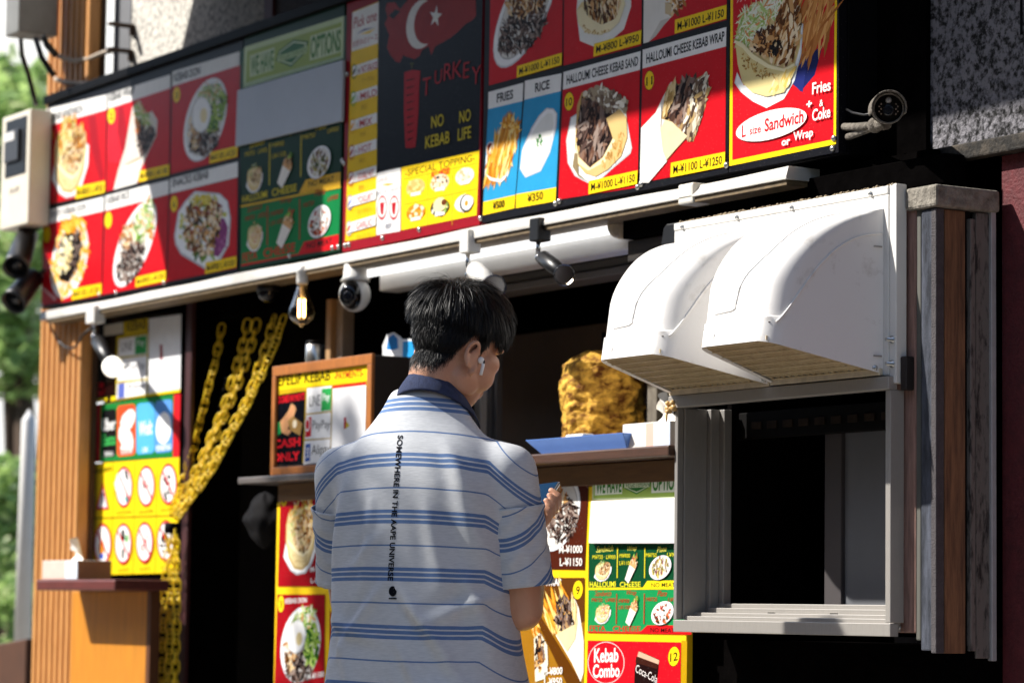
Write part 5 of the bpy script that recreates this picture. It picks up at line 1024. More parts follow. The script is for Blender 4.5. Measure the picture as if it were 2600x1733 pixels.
# edison bulb
a = Yp(768, 676, YS); eb = thing('edison_bulb', 'lit clear filament bulb in a white socket under the ledge', 'light bulb', tuple(a))
MB().lathe([(0, .017), (.018, .0185), (.02, .0165), (.045, .0165), (.052, .015)], a, (0, 0, -1)).build('socket', M_whitep, eb)
zb = a.z - .05
MB().lathe([(0, .014), (.02, .017), (.045, .026), (.07, .035), (.085, .037), (.10, .033), (.112, .02), (.118, .007), (.124, .003)], (a.x, a.y, zb), (0, 0, -1), n=32).build('glass', M_glass, eb)
g = MB()
for k in range(4):
    a_ = k * math.pi / 2 + .4; q = []
    for j in range(9): q.append((a.x + .010 * math.cos(a_), a.y + .010 * math.sin(a_), zb - .045 - .05 * j / 8))
    g.tube(q, .0026, 0, 6)
g.build('filament', pm('filament', '#ffe6bf', 0.5, emit=('#ffdda6', 14.0)), eb)
MB().lathe([(.0, .006), (.03, .006), (.05, .002)], (a.x, a.y, zb), (0, 0, -1), n=12).build('glass_stem', pm('stem_glass', '#d9cbb0', 0.2), eb)

# cameras
c = Yp(680, 735, 0.02); t = thing('dome_camera', 'small black dome camera under the ledge left of the filament bulb', 'security camera', tuple(c))
MB().lathe([(-.03, .03), (0, .034), (.006, .034)], c, (0, 0, -1)).build('base', M_blk, t); MB().ball(c - Vector((0, 0, .008)), .03, 0, 20, 12).build('dome', pm('smoke_dome', '#101012', 0.08), t)
c = Yp(901, 748, 0.0); t = thing('dome_camera', 'white ball camera with a black lens face beside the tube light', 'security camera', tuple(c))
MB().lathe([(0, .03), (.05, .034), (.062, .042)], c + Vector((0, 0, .10)), (0, 0, -1)).build('neck', M_whitep, t)
MB().ball(c, .046, 0, 28, 18, (1, .95, 1.05)).build('ball', M_whitep, t)
fd = Vector((.62, -.77, -.18)).normalized()
MB().lathe([(0.022, .042), (.046, .033), (.052, .02), (.052, 0)], c, fd, n=28, sx=.85).build('face', pm('lens_black', '#08080a', 0.12), t); MB().lathe([(.0515, .014), (.054, .014), (.0545, .010), (.053, 0)], c, fd, n=20).build('lens', pm('lens_glass', '#15161c', 0.05), t)
p = Yp(2120, 318, 0.05); pa = Yp(2135, 322, -0.0); bt = thing('bullet_camera', 'dusty bullet security camera on a bracket at the right end of the signs', 'security camera', tuple(pa))
M_dust = pm('dusty_metal', '#7d766c', 0.9, col2='#4a443c', scale=60, bump=0.6, bscale=150)
fd = Vector((.80, -.58, -.12)).normalized(); fc = Yp(2256, 275, -0.06); bk = fc - fd * .10
MB().lathe([(0, .024), (.004, .031), (.10, .033), (.104, .0335), (.104, .03), (.098, .029)], bk, fd, n=32).build('barrel', M_dust, bt)
MB().lathe([(.098, .0295), (.0985, .0)], bk, fd, n=32).build('face', pm('camera_face', '#14110f', 0.35), bt)
B = basis(fd); g = MB()
MB().lathe([(.099, .0115), (.103, .0115), (.103, .0085), (.1, .0)], bk - B @ Vector((0, .004, 0)), fd, n=20).build('lens', pm('lens_glass', '#15161c', 0.05), bt)
MB().lathe([(.099, .007), (.1015, .005), (.102, 0)], bk + B @ Vector((0, .017, 0)), fd, n=14).build('sensor', pm('sensor_grey', '#8f8d8a', 0.3), bt)
for sx_ in (-1, 1):
    for k in range(5): g.ball(fc + B @ Vector((sx_ * (.0155 + .004 * (k % 2)), .009 - k * .0052, 0)), .0021, 0, 8, 6)
g.build('led_array', pm('led_dots', '#7a6a5c', 0.3), bt)
vs = []
def vis(u, v):
    a_ = math.radians(200 - 220 * v) if False else math.radians(-18 + 216 * v); r = .0375; L = -.012 + .138 * u
    return bk + fd * L + B @ Vector((r * math.cos(a_), r * math.sin(a_), 0))
vo = MB().grid(vis, 10, 24).build('visor', M_dust, bt); md = vo.modifiers.new('sheet', 'SOLIDIFY'); md.thickness = .003
kn = Yp(2222, 318, -0.03)
g = MB(); g.tube([Yp(2134, 322, 0.02), Yp(2175, 322, -.01), kn], .0085, 0, 10); g.tube([Yp(2152, 348, 0.02), Yp(2200, 330, -.01), kn + Vector((0, 0, -.003))], .008, 0, 10); g.tube([kn, bk + fd * .05 - Vector((0, 0, .03))], .013, 0, 10); g.ball(kn, .017); g.build('bracket', M_dust, bt)
g = MB(); g.tube([Yp(2138, 272, 0.03), Yp(2165, 286, 0.0), Yp(2195, 292, -.01), bk], .0028, 0, 6); g.build('cable', M_blk, bt)
MB().cyl(Yp(2134, 365, .025), Yp(2134, 365, .01), .007).build('screw', M_screw, bt)

# tube light
p0 = Yp(925, 690, 0.06); p1 = Yp(1566, 578, 0.06); p1.z = p0.z = (p0.z + p1.z) / 2
tl = thing('tube_light', 'long white fluorescent tube light with its tray above the order hatch', 'tube light', tuple((p0 + p1) / 2))
MB().cyl(p0, p1, .0155, 0, 24).build('tube', pm('tube_white', '#f0f1ef', 0.25, emit=('#ffffff', 0.7)), tl)
sbox('tray', (p0.x + .04, 0.085, p0.z - .055), (p1.x + .06, 0.15, p0.z + .012), pm('tray_white', '#e0deda', 0.35, var=0.06, scale=8), tl, 0.006)
g = MB(); g.lathe([(0, .017), (.004, .025), (.018, .025), (.022, .019)], p0 - Vector((.014, 0, 0)), (1, 0, 0)); g.build('socket', M_whitep, tl)
M_sock = pm('dirty_socket', '#b8a588', 0.7, var=0.35, scale=30)
g = MB(); g.lathe([(0, .02), (.006, .0285), (.02, .0285), (.024, .0)], p1 - Vector((.006, 0, 0)), (1, 0, 0)); g.box((p1.x, 0.062, p0.z - .03), (p1.x + .02, 0.084, p0.z + .028)); g.build('socket', M_sock, tl, 0.002)
p = Yp(1752, 480, -.02); sn = MB(); z1_ = p.z; sn.box((p.x - .03, -.034, z1_ - .036), (p.x + .03, .02, z1_ + .012)); tag(sn.build('sensor_box', pm('speckled_white', '#d5d1c6', 0.5, col2='#8d7c60', scale=40, thr=(.62, .8)), None, 0.005), 'small white plastic box under the ledge above the vent hoods', 'sensor')
a = Yp(1680, 600, 0.0); b = Yp(1722, 560, 0.0); g = MB(); g.prism([Yp(1676, 640, .0), Yp(1683, 580, .0), Yp(1692, 568, .0), Yp(1740, 560, .0), Yp(1740, 640, .0)], (0, .02, 0)); tag(g.build('black_box', M_blk, None, .004), 'black plastic casing peeking out behind the top left corner of the hoods', 'casing')

# ---- breaker box, meter box, floodlights at the left end
f0 = Yp(6, 300, -0.085); f1 = Yp(78, 275, -0.085); zt2 = Yp(78, 275, -.085).z; zb2 = Yp(75, 566, -.085).z
bb = thing('breaker_box', 'beige breaker box with a black switch window at the left end of the signs', 'breaker box', (f0.x, -.04, zb2))
M_beige = pm('beige_enamel', '#d8d0bf', 0.45, var=0.08)
sbox('case', (f0.x, -.085, zb2), (f1.x, -.005, zt2), M_beige, bb, .006)
wa = Yp(16, 310, -.087); wb = Yp(64, 438, -.087)
sbox('window', (wa.x, -.0875, wb.z), (wb.x, -.0855, wa.z), M_blk, bb, .001); MB().box((wa.x + .012, -.097, wb.z + .05), (wb.x - .05, -.0878, wa.z - .04)).build('switch', pm('switch_grey', '#3a3b3e', 0.4), bb, .002)
MB().box((wa.x + .018, -.099, wa.z - .075), (wb.x - .08, -.0972, wa.z - .045)).build('switch_label', M_whitep, bb)
A = Art(onY(-.0855), ident); A.text('ON OFF', 24, 494, 48, 486, 14, '#5a4a44', 0); A.build('lettering', bb)
f0 = Yp(12, 95, -0.16); f1 = Yp(46, 78, -0.16)
mb = thing('meter_box', 'grey metal meter box with cables at the top left corner', 'meter box', (f0.x, -.1, f0.z))
sbox('case', (f0.x, -.16, f0.z), (f1.x, -.015, f0.z + .5), pm('grey_enamel', '#7d7c77', 0.45, var=0.15), mb, .006)
g = MB()
for pts, r_ in (([52, 95, 56, 140, 72, 190, 92, 268], .009), ([90, 95, 105, 145, 135, 190], .011), ([108, 90, 120, 115, 142, 140], .012)): g.tube([Yp(pts[i], pts[i + 1], -.1 + .02 * i / 2) for i in range(0, len(pts), 2)], r_, 0, 8)
tag(g.build('black_cables', M_blk, None), 'black cables drooping out of the grey meter box', 'cables')
g = MB()
for pts in ([140, 138, 160, 148, 190, 155, 225, 150, 262, 134, 285, 130], [140, 200, 160, 208, 190, 212, 225, 212, 262, 208]): g.tube([Yp(pts[i], pts[i + 1], -.0 + .012 * i / 2) for i in range(0, len(pts), 2)], .008, 0, 8)
tag(g.build('grey_cables', pm('grey_cable', '#a59684', 0.6, var=0.2), None), 'two pale grey cables running to the wall brackets at the upper left', 'cables')
M_rust = pm('rusty_iron', '#3a2a20', 0.8, var=0.4, scale=60)
for pr, tip, l_ in (((340, 68), (278, 68), 'upper rusty bracket sticking out of the concrete wall'), ((336, 132), (290, 130), 'lower rusty bracket sticking out of the concrete wall, holding a cable')):
    r0 = Yp(*pr, .119); g = MB(); g.box((r0.x - .012, r0.y - .09, r0.z - .006), (r0.x + .012, r0.y, r0.z + .006)); g.box((r0.x - .014, r0.y - .012, r0.z - .03), (r0.x + .014, r0.y, r0.z - .0065)); tag(g.build('bracket', M_rust, None, .002), l_, 'bracket', 'wall brackets')
for pts, l_ in (([72, 590, 40, 680], 'black floodlight at the left end of the signs, the upper one'), ([88, 700, 34, 768], 'black floodlight at the left end of the signs, tilted down, the lower one')):
    a = Yp(pts[0], pts[1], -.02); b = Yp(pts[2], pts[3], -.12); d = (b - a).normalized(); t = thing('floodlight', l_, 'floodlight', tuple(a), 'black floodlights')
    MB().lathe([(0, .03), (.01, .036), ((b - a).length - .02, .044), ((b - a).length, .047), ((b - a).length, .041), ((b - a).length - .012, .038)], a, d, n=20).build('housing', M_blk, t); MB().lathe([((b - a).length - .011, .038), ((b - a).length - .01, 0)], a, d, n=20).build('glass', pm('dark_glass', '#15181c', 0.15), t)
    MB().tube([a, a + Vector((.05, .03, .02)), a + Vector((.09, .06, .02))], .008).build('arm', M_rust, t)
g = MB(); g.tube([Yp(x, y, 0.0) for x, y in ((125, 812), (133, 840), (148, 865), (165, 880), (182, 885), (195, 876), (210, 850), (232, 832))], .004, 0, 6); tag(g.build('loose_cable', M_blk, None), 'thin loose cable looping in front of the slatted pillar', 'cable')

# ================================================================== far left background
wp = Dp(58, 1600, 12.2); tag(MB().lathe([(0, .035), (.9, .028), (.95, .0)], (wp.x, wp.y, 0.85), (0, 0, 1)).build('white_post', M_white, None), 'slim white post standing just beyond the slatted pillar', 'post')
a = Dp(-40, 1640, 11.2); b = Dp(66, 1620, 10.9)
tag(MB().prism([(a.x, a.y, -.1), (b.x, b.y, -.1), (b.x, b.y, b.z), (a.x, a.y, a.z)], (0.03, .08, 0)).build('timber_fence', pm('fence_brown', '#4a2a14', 0.6, var=0.2), None, .005), 'low dark brown board fence at the lower left corner', 'fence')
M_leaf = [pm('leaf_a', '#93b066', 0.5), pm('leaf_b', '#b2cc7c', 0.5), pm('leaf_c', '#78965a', 0.5), pm('leaf_d', '#d3dfa4', 0.5)]
for m_ in M_leaf:
    bs = m_.node_tree.nodes['Principled BSDF']; bs.inputs['Subsurface Weight'].default_value = 0
    tn = m_.node_tree; tr_ = tn.nodes.new('ShaderNodeBsdfTranslucent'); tr_.inputs[0].default_value = bs.inputs['Base Color'].default_value; ms = tn.nodes.new('ShaderNodeMixShader'); ms.inputs[0].default_value = .45
    tn.links.new(bs.outputs[0], ms.inputs[1]); tn.links.new(tr_.outputs[0], ms.inputs[2]); tn.links.new(ms.outputs[0], tn.nodes['Material Output'].inputs[0])
def tree(name, label, base, crowns, n, size, cat='tree'):
    t = thing(name, label, cat, tuple(base)); base = Vector(base)
    top = Vector(crowns[0][0]); g = MB(); g.tube([base, base.lerp(top, .4) + Vector((.1, .05, 0)), top], .1, 0, 8, rs=[.16, .11, .04])
    for c, r in crowns[1:]: g.tube([base.lerp(top, .45), (base.lerp(top, .45) + Vector(c)) / 2 + Vector((0, 0, .2)), Vector(c)], .05, 0, 6, rs=[.07, .05, .02])
    g.build('trunk', pm('bark', '#4a3a2c', 0.9, var=0.3), t)
    f = MB()
    for i in range(n):
        c, r = rnd.choice(crowns); d = Vector((rnd.gauss(0, 1), rnd.gauss(0, 1), rnd.gauss(0, 1))).normalized(); k = rnd.random() ** .45
        cl = noise.noise(Vector(c) + d * k * r * 1.4)
        if cl < -.12: continue
        p = Vector(c) + Vector((d.x * r, d.y * r, d.z * r * .85)) * k
        u = Vector((rnd.gauss(0, 1), rnd.gauss(0, 1), rnd.gauss(0, .5))).normalized(); w_ = u.cross(Vector((rnd.gauss(0, 1), rnd.gauss(0, 1), rnd.gauss(0, 1)))).normalized(); s_ = size * rnd.uniform(.6, 1.3)
        f.add([p - u * s_, p + w_ * s_ * .45, p + u * s_, p - w_ * s_ * .45], [(0, 1, 2, 3)], rnd.choice((0, 0, 1, 1, 2, 3)))
    f.build('crown', M_leaf, t, fix=False); return t
def far(px, py, d): return tuple(Dp(px, py, d))
tree('tree', 'bright green leafy tree beyond the left end of the shop', (far(40, 1600, 21)[0], far(40, 1600, 21)[1], -.12), [(far(55, 640, 21), .55), (far(30, 330, 22), .5), (far(90, 480, 22), .35), (far(60, 880, 21), .5), (far(0, 700, 21), .5), (far(20, 180, 23), .35)], 5200, .085)
tree('bush', 'sunlit green bush low at the left edge beyond the fence', (far(20, 1650, 19)[0], far(20, 1650, 19)[1], -.12), [(far(30, 1420, 19), .35), (far(10, 1250, 19), .3), (far(45, 1560, 18.5), .3), (far(-20, 1400, 19), .35)], 2600, .06, 'bush')
bd = thing('pale_building', 'pale grey building blurred far behind the trees at the left edge', 'building', (-36, 13, 0))
sbox('wall', (-70, 14, -.12), (-14, 20, 11), pm('pale_wall', '#c9c9c6', 0.8, var=0.08, scale=.6), bd, .02)
for zz in (1.2, 4.2, 7.2):
    for xx in (-60, -54, -48, -42, -36, -30, -24): sbox('window', (xx, 13.95, zz), (xx + 2.2, 13.999, zz + 1.5), pm('dark_glass', '#15181c', 0.15), bd, .01)
# ================================================================== the customer
BC = Dp(1072, 1450, 6.3); BC.z = 0
fx, fy = -0.59, 0.807
fl = math.hypot(fx, fy); FWD = Vector((fx / fl, fy / fl, 0)); RGT = Vector((FWD.y, -FWD.x, 0))
def L2W(x, y, z): return BC + RGT * x + FWD * y + Vector((0, 0, z))
man = thing('person', 'customer in a blue striped white T-shirt seen from behind, looking at a phone', 'person', tuple(BC))
def fuse(mb, voxel, smooth, it, name):
    """join overlapping closed shapes into ONE continuous skin"""
    o = mb.build(name, [], None)
    r = o.modifiers.new('r', 'REMESH'); r.mode = 'VOXEL'; r.voxel_size = voxel; r.use_smooth_shade = True
    s = o.modifiers.new('s', 'SMOOTH'); s.factor = smooth; s.iterations = it
    bpy.context.view_layer.update()
    me = bpy.data.meshes.new_from_object(o.evaluated_get(bpy.context.evaluated_depsgraph_get()))
    old = o.data; bpy.data.objects.remove(o); bpy.data.meshes.remove(old); me.name = name
    return me
def place(me, name, mats, parent):
    o = bpy.data.objects.new(name, me); COL.objects.link(o); me.materials.clear()
    for m in mats: me.materials.append(m)
    for p in me.polygons: p.use_smooth = True
    o.parent = parent; o.location = -parent.location; return o
def caps(mb, pts, rs):
    P_ = [Vector(p) for p in pts]
    for p, r in zip(P_, rs): mb.ball(p, r, 0, 16, 10)
    for (a, b), (ra, rb) in zip(zip(P_, P_[1:]), zip(rs, rs[1:])):
        if (b - a).length > 1e-4: mb.lathe([(0, ra), ((b - a).length, rb)], a, b - a, 0, 16)
# ---- head frame
HC = Dp(1163, 862, 6.36)
hy = math.radians(24); hp = math.radians(-20); hr = math.radians(4)
hd = (FWD * math.cos(hy) + RGT * math.sin(hy)); HF = (hd * math.cos(hp) + Vector((0, 0, 1)) * math.sin(hp)).normalized(); HR = HF.cross(Vector((0, 0, 1))).normalized(); HU = HR.cross(HF)
HR, HU = HR * math.cos(hr) - HU * math.sin(hr), HU * math.cos(hr) + HR * math.sin(hr)
HM = Matrix((HR, HF, HU)).transposed()
def H(x, y, z): return HC + HM @ Vector((x, y, z))
sk = MB()
def hb(c, sc): sk.ball(H(*c), 1.0, 0, 24, 16, sc, HM)
hb((0, -.012, .012), (.076, .094, .086)); hb((0, .028, -.045), (.063, .072, .092)); hb((0, .045, -.098), (.046, .048, .036)); hb((0, .066, -.122), (.022, .024, .016))
for s_ in (-1, 1):
    hb((s_ * .040, .052, -.058), (.030, .038, .038)); hb((s_ * .050, .056, -.030), (.024, .030, .026)); hb((s_ * .050, .010, -.088), (.019, .04, .032)); hb((s_ * .030, .084, .012), (.026, .012, .009))
    # ear: bowl, rim, lobe
    er = [H(s_ * (.077 + .010 * math.sin(t) ** 2 + .004), -.012 - .004 + .017 * math.cos(t) - .006 * math.sin(t), -.046 + .031 * math.sin(t)) for t in np.linspace(-1.2, 4.0, 15)]
    caps(sk, [tuple(p) for p in er], [.0052] * 15); hb((s_ * .079, -.010, -.048), (.007, .014, .024)); hb((s_ * .080, -.004, -.076), (.006, .009, .011))
hb((0, .100, -.034), (.011, .018, .026)); hb((0, .112, -.050), (.014, .013, .010)); hb((0, .094, -.082), (.023, .012, .006)); hb((0, .092, -.091), (.020, .012, .007))
NB = L2W(.016, -.010, 1.40)
caps(sk, [H(0, -.020, -.045), H(0, -.034, -.10), NB, L2W(.0, .0, 1.33)], [.057, .052, .052, .062])
# ---- arms, hands, trunk, legs
PHN = L2W(.135, .30, 1.238)                                  # the phone
pn = (H(0, .08, 0) - PHN).normalized(); pr = FWD.cross(pn); pr = RGT - pn * RGT.dot(pn); pr.normalize(); pu = pn.cross(pr)
def PHL(x, y, z): return PHN + pr * x + pu * y + pn * z
wr = PHL(.012, -.115, -.035)
SR, ER = (.192, 0, 1.288), (.215, .035, 1.0)
caps(sk, [L2W(*SR), L2W(.207, .01, 1.17), L2W(*ER), L2W(*ER) .lerp(wr, .35), wr], [.052, .049, .043, .043, .029])
caps(sk, [wr, PHL(.01, -.085, -.034)], [.028, .026])
sk.ball(PHL(.004, -.045, -.028), 1, 0, 18, 12, (.040, .050, .016), Matrix((pr, pu, pn)).transposed())
for k, (yy, tip, r_) in enumerate(((.018, .036, .0088), (-.004, .040, .0092), (-.026, .039, .0088), (-.048, .034, .0078))):
    caps(sk, [PHL(.020, yy - .006, -.026), PHL(.044, yy - .002, -.021), PHL(.0495, yy + .002, -.004), PHL(tip, yy + .004, .0105)], [r_ * 1.15, r_ * 1.08, r_, r_ * .85])
caps(sk, [PHL(-.022, -.075, -.026), PHL(-.044, -.045, -.014), PHL(-.0475, -.015, .001), PHL(-.034, .006, .0115)], [.0135, .0115, .0102, .0088])
SLf, ELf = (-.192, .0, 1.288), (-.205, .085, 1.01); wl = L2W(-.06, .285, 1.10)
caps(sk, [L2W(*SLf), L2W(-.203, .03, 1.17), L2W(*ELf), L2W(*ELf).lerp(wl, .35), wl], [.052, .049, .043, .043, .029])
hd2 = (PHN - wl).normalized(); hx = hd2.cross(Vector((0, 0, 1))).normalized(); hz = hx.cross(hd2)
sk.ball(wl + hd2 * .055, 1, 0, 18, 12, (.040, .052, .016), Matrix((hx, hd2, hz)).transposed())
for k in range(4):
    o_ = hx * (-.028 + .019 * k); b_ = wl + hd2 * .09 + o_; L_ = (.062, .072, .068, .054)[k]
    caps(sk, [b_, b_ + hd2 * L_ * .5 + hz * .002, b_ + hd2 * L_ * .8 + hz * .014, b_ + hd2 * L_ * .88 + hz * .03], [.0095, .009, .0085, .0075])
caps(sk, [wl + hd2 * .03 - hx * .025, wl + hd2 * .055 - hx * .05 + hz * .01, wl + hd2 * .085 - hx * .05 + hz * .022], [.012, .011, .009])
for z, a, b in ((1.30, .165, .10), (1.18, .155, .105), (1.05, .145, .10), (.95, .155, .105), (.88, .165, .11)): sk.ball(L2W(0, 0, z), 1, 0, 24, 14, (a, b, .11), Matrix((RGT, FWD, Vector((0, 0, 1)))).transposed())
for s_ in (-1, 1): caps(sk, [L2W(s_ * .085, 0, .86), L2W(s_ * .095, .01, .48), L2W(s_ * .10, -.01, .09), L2W(s_ * .105, .10, .045)], [.085, .055, .04, .035])
M_skin = pm('skin', '#c99a7c', 0.48, var=0.07, scale=14, bump=0.05, bscale=500)
bs = M_skin.node_tree.nodes['Principled BSDF']; bs.inputs['Subsurface Weight'].default_value = 0.12; bs.inputs['Subsurface Radius'].default_value = (.012, .005, .003); bs.inputs['Subsurface Scale'].default_value = .6
body = place(fuse(sk, .0042, .5, 5, 'body'), 'body', [M_skin], man)
def scalp():
    me_ = body.data; a_ = me_.attributes.new('stubble', 'FLOAT', 'POINT'); vals = np.zeros(len(me_.vertices), dtype=np.float32); MT = HM.transposed()
    hz_ = lambda a: np.interp(abs(a), [0, .7, .95, 1.12, 1.22, 1.42, 1.50, 1.72, 1.95, 2.25, 2.6, 3.15], [.06, .05, .02, -.02, -.060, -.060, -.012, -.008, -.050, -.092, -.112, -.116])
    for i, v in enumerate(me_.vertices):
        q = MT @ (v.co - HC)
        if q.z > -.11 and q.length < .15 and abs(math.atan2(q.x, q.y + .012)) > .6 and abs(q.x) < .079: vals[i] = max(0, min(1, (q.z - float(hz_(math.atan2(q.x, q.y + .012))) + .004) / .05)) ** 1.3
    a_.data.foreach_set('value', vals)
    t = M_skin.node_tree; b = t.nodes['Principled BSDF']; src = b.inputs['Base Color'].links[0].from_socket; at_ = t.nodes.new('ShaderNodeAttribute'); at_.attribute_name = 'stubble'
    n = t.nodes.new('ShaderNodeTexNoise'); n.inputs['Scale'].default_value = 30; n.inputs['Detail'].default_value = 2; tc = t.nodes.new('ShaderNodeTexCoord'); t.links.new(tc.outputs['Object'], n.inputs[0])
    r0 = t.nodes.new('ShaderNodeMixRGB'); r0.blend_type = 'MIX'; ml = t.nodes.new('ShaderNodeMath'); ml.operation = 'MULTIPLY'; t.links.new(n.outputs[0], ml.inputs[0]); ml.inputs[1].default_value = .5; t.links.new(ml.outputs[0], r0.inputs[0]); t.links.new(src, r0.inputs[1]); r0.inputs[2].default_value = lin('#b5735a')
    x = t.nodes.new('ShaderNodeMixRGB'); t.links.new(at_.outputs['Fac'], x.inputs[0]); t.links.new(r0.outputs[0], x.inputs[1]); x.inputs[2].default_value = lin('#1a1512'); t.links.new(x.outputs[0], b.inputs['Base Color'])
scalp()
for s_ in (-1, 1):
    MB().ball(H(s_ * .031, .074, -.010), .0115, 0, 16, 10).build('eye', pm('eye_white', '#e8e4de', 0.2), man)
for s_ in (-1, 1): MB().tube([H(s_ * .016, .100, .014), H(s_ * .032, .099, .019), H(s_ * .050, .086, .013)], .0035, 0, 6).build('eyebrow', pm('hair_black', '#0b0a0a', 0.4), man)
MB().ball(H(.0655, .048, -.066), .0016, 0, 8, 6).build('mole', pm('mole', '#2a1810', 0.6), man)

# ---- shirt
tb = MB()
RG = [(.66, .238, .165, 0, 2.5), (.74, .230, .160, 0, 2.5), (.83, .220, .153, 0, 2.5), (.92, .208, .145, 0, 2.4), (1.0, .199, .139, 0, 2.4), (1.1, .194, .134, -.002, 2.4), (1.2, .194, .13, -.006, 2.4), (1.26, .194, .124, -.010, 2.3), (1.30, .186, .116, -.013, 2.2), (1.34, .160, .104, -.015, 2.1), (1.375, .128, .090, -.015, 2), (1.405, .102, .080, -.012, 2), (1.435, .084, .076, -.006, 2), (1.466, .072, .070, .000, 2)]
NA = 64; vs = []; fs = []
for z, a, b, cy, n in RG:
    for k in range(NA):
        t = 2 * math.pi * k / NA; c, s_ = math.cos(t), math.sin(t)
        vs.append(L2W(.004 + .05 * max(0, 1.05 - z) + math.copysign(abs(c) ** (2 / n), c) * a, cy + math.copysign(abs(s_) ** (2 / n), s_) * b, z))
for i in range(len(RG) - 1):
    for k in range(NA): k2 = (k + 1) % NA; fs.append((i * NA + k, i * NA + k2, (i + 1) * NA + k2, (i + 1) * NA + k))
fs += [tuple(range(NA - 1, -1, -1)), tuple((len(RG) - 1) * NA + k for k in range(NA))]
tb.add(vs, fs)
def along(a, b, t): return tuple(x + (y - x) * t for x, y in zip(a, b))
for s_, e_ in ((SR, ER), (SLf, ELf)):
    caps(tb, [L2W(*along((0, -.008, 1.36), s_, .55)), L2W(*s_), L2W(*along(s_, e_, .30))], [.050, .062, .064])
tm_ = fuse(tb, .009, .6, 14, 'shirt')
# folds and creases pressed into the cloth
INV = Matrix((RGT, FWD, Vector((0, 0, 1)))).transposed().inverted()
FOLD = [((-.02, 1.06), (-.16, .88), .008, .011), ((.005, 1.05), (.17, .82), .009, .012), ((.03, 1.01), (.13, .90), .006, .009), ((-.06, 1.24), (-.075, 1.02), .006, .013), ((-.03, 1.16), (-.12, 1.07), .005, .010), ((.01, .93), (.08, .80), .007, .010), ((-.02, .84), (-.14, .70), .008, .012), ((.12, 1.27), (.19, 1.06), .009, .018), ((.14, 1.08), (.20, .90), .009, .014), ((-.13, 1.28), (-.175, 1.06), .008, .016), ((.05, .84), (.19, .84), .009, .017), ((-.17, 1.04), (-.09, .80), .007, .013), ((.09, 1.34), (.175, 1.20), .007, .014), ((-.008, 1.02), (-.004, .66), .003, .004), ((.20, 1.03), (.06, .97), .008, .013), ((-.19, .98), (-.02, .93), .006, .013), ((.06, 1.22), (.10, 1.04), .005, .014)]
me = tm_; me.calc_loop_triangles()
nv = len(me.vertices); co = np.empty(nv * 3); me.vertices.foreach_get('co', co); co = co.reshape(-1, 3); nr = np.array([tuple(v.normal) for v in me.vertices])
Lc = (co - np.array(BC)) @ np.array(INV).T
dsp = np.zeros(nv)
for (x0, z0), (x1, z1), am, wd in FOLD:
    dx, dz = x1 - x0, z1 - z0; L2 = dx * dx + dz * dz
    t = np.clip(((Lc[:, 0] - x0) * dx + (Lc[:, 2] - z0) * dz) / L2, 0, 1); dd = np.hypot(Lc[:, 0] - x0 - t * dx, Lc[:, 2] - z0 - t * dz)
    sd = ((Lc[:, 0] - x0) * dz - (Lc[:, 2] - z0) * dx) / math.sqrt(L2)
    k = np.exp(-(dd / wd) ** 2) * np.sin(np.pi * np.clip(t * .92 + .04, 0, 1)) ** .7 * (1 - .35 * t) - .45 * np.exp(-((dd - wd * 1.9) / (wd * 1.2)) ** 2) * (sd > 0) * np.sin(np.pi * t)
    dsp += 1.35 * am * k * (Lc[:, 1] < .03)
for i in range(nv):
    p = Vector(Lc[i]); dsp[i] += .0045 * noise.noise(Vector((p.x * 7, p.y * 7, p.z * 3.5))) + .002 * noise.noise(Vector((p.x * 18 + 5, p.y * 18, p.z * 9)))
co = co + nr * dsp[:, None]
me.vertices.foreach_set('co', co.ravel())
x_ = Lc[:, 0]; z_s = Lc[:, 2]; kk = np.interp(z_s, [.95, 1.1, 1.27, 1.4], [.05, .2, .45, .75])
st = z_s + kk * x_ ** 2 + .75 * np.maximum(0, np.abs(x_) - .175) + .003 * np.sin(x_ * 14 + 1) * np.clip((1.25 - z_s) * 3, 0, 1)
at = me.attributes.new('stripe', 'FLOAT', 'POINT'); at.data.foreach_set('value', st.astype(np.float32))
me.update()
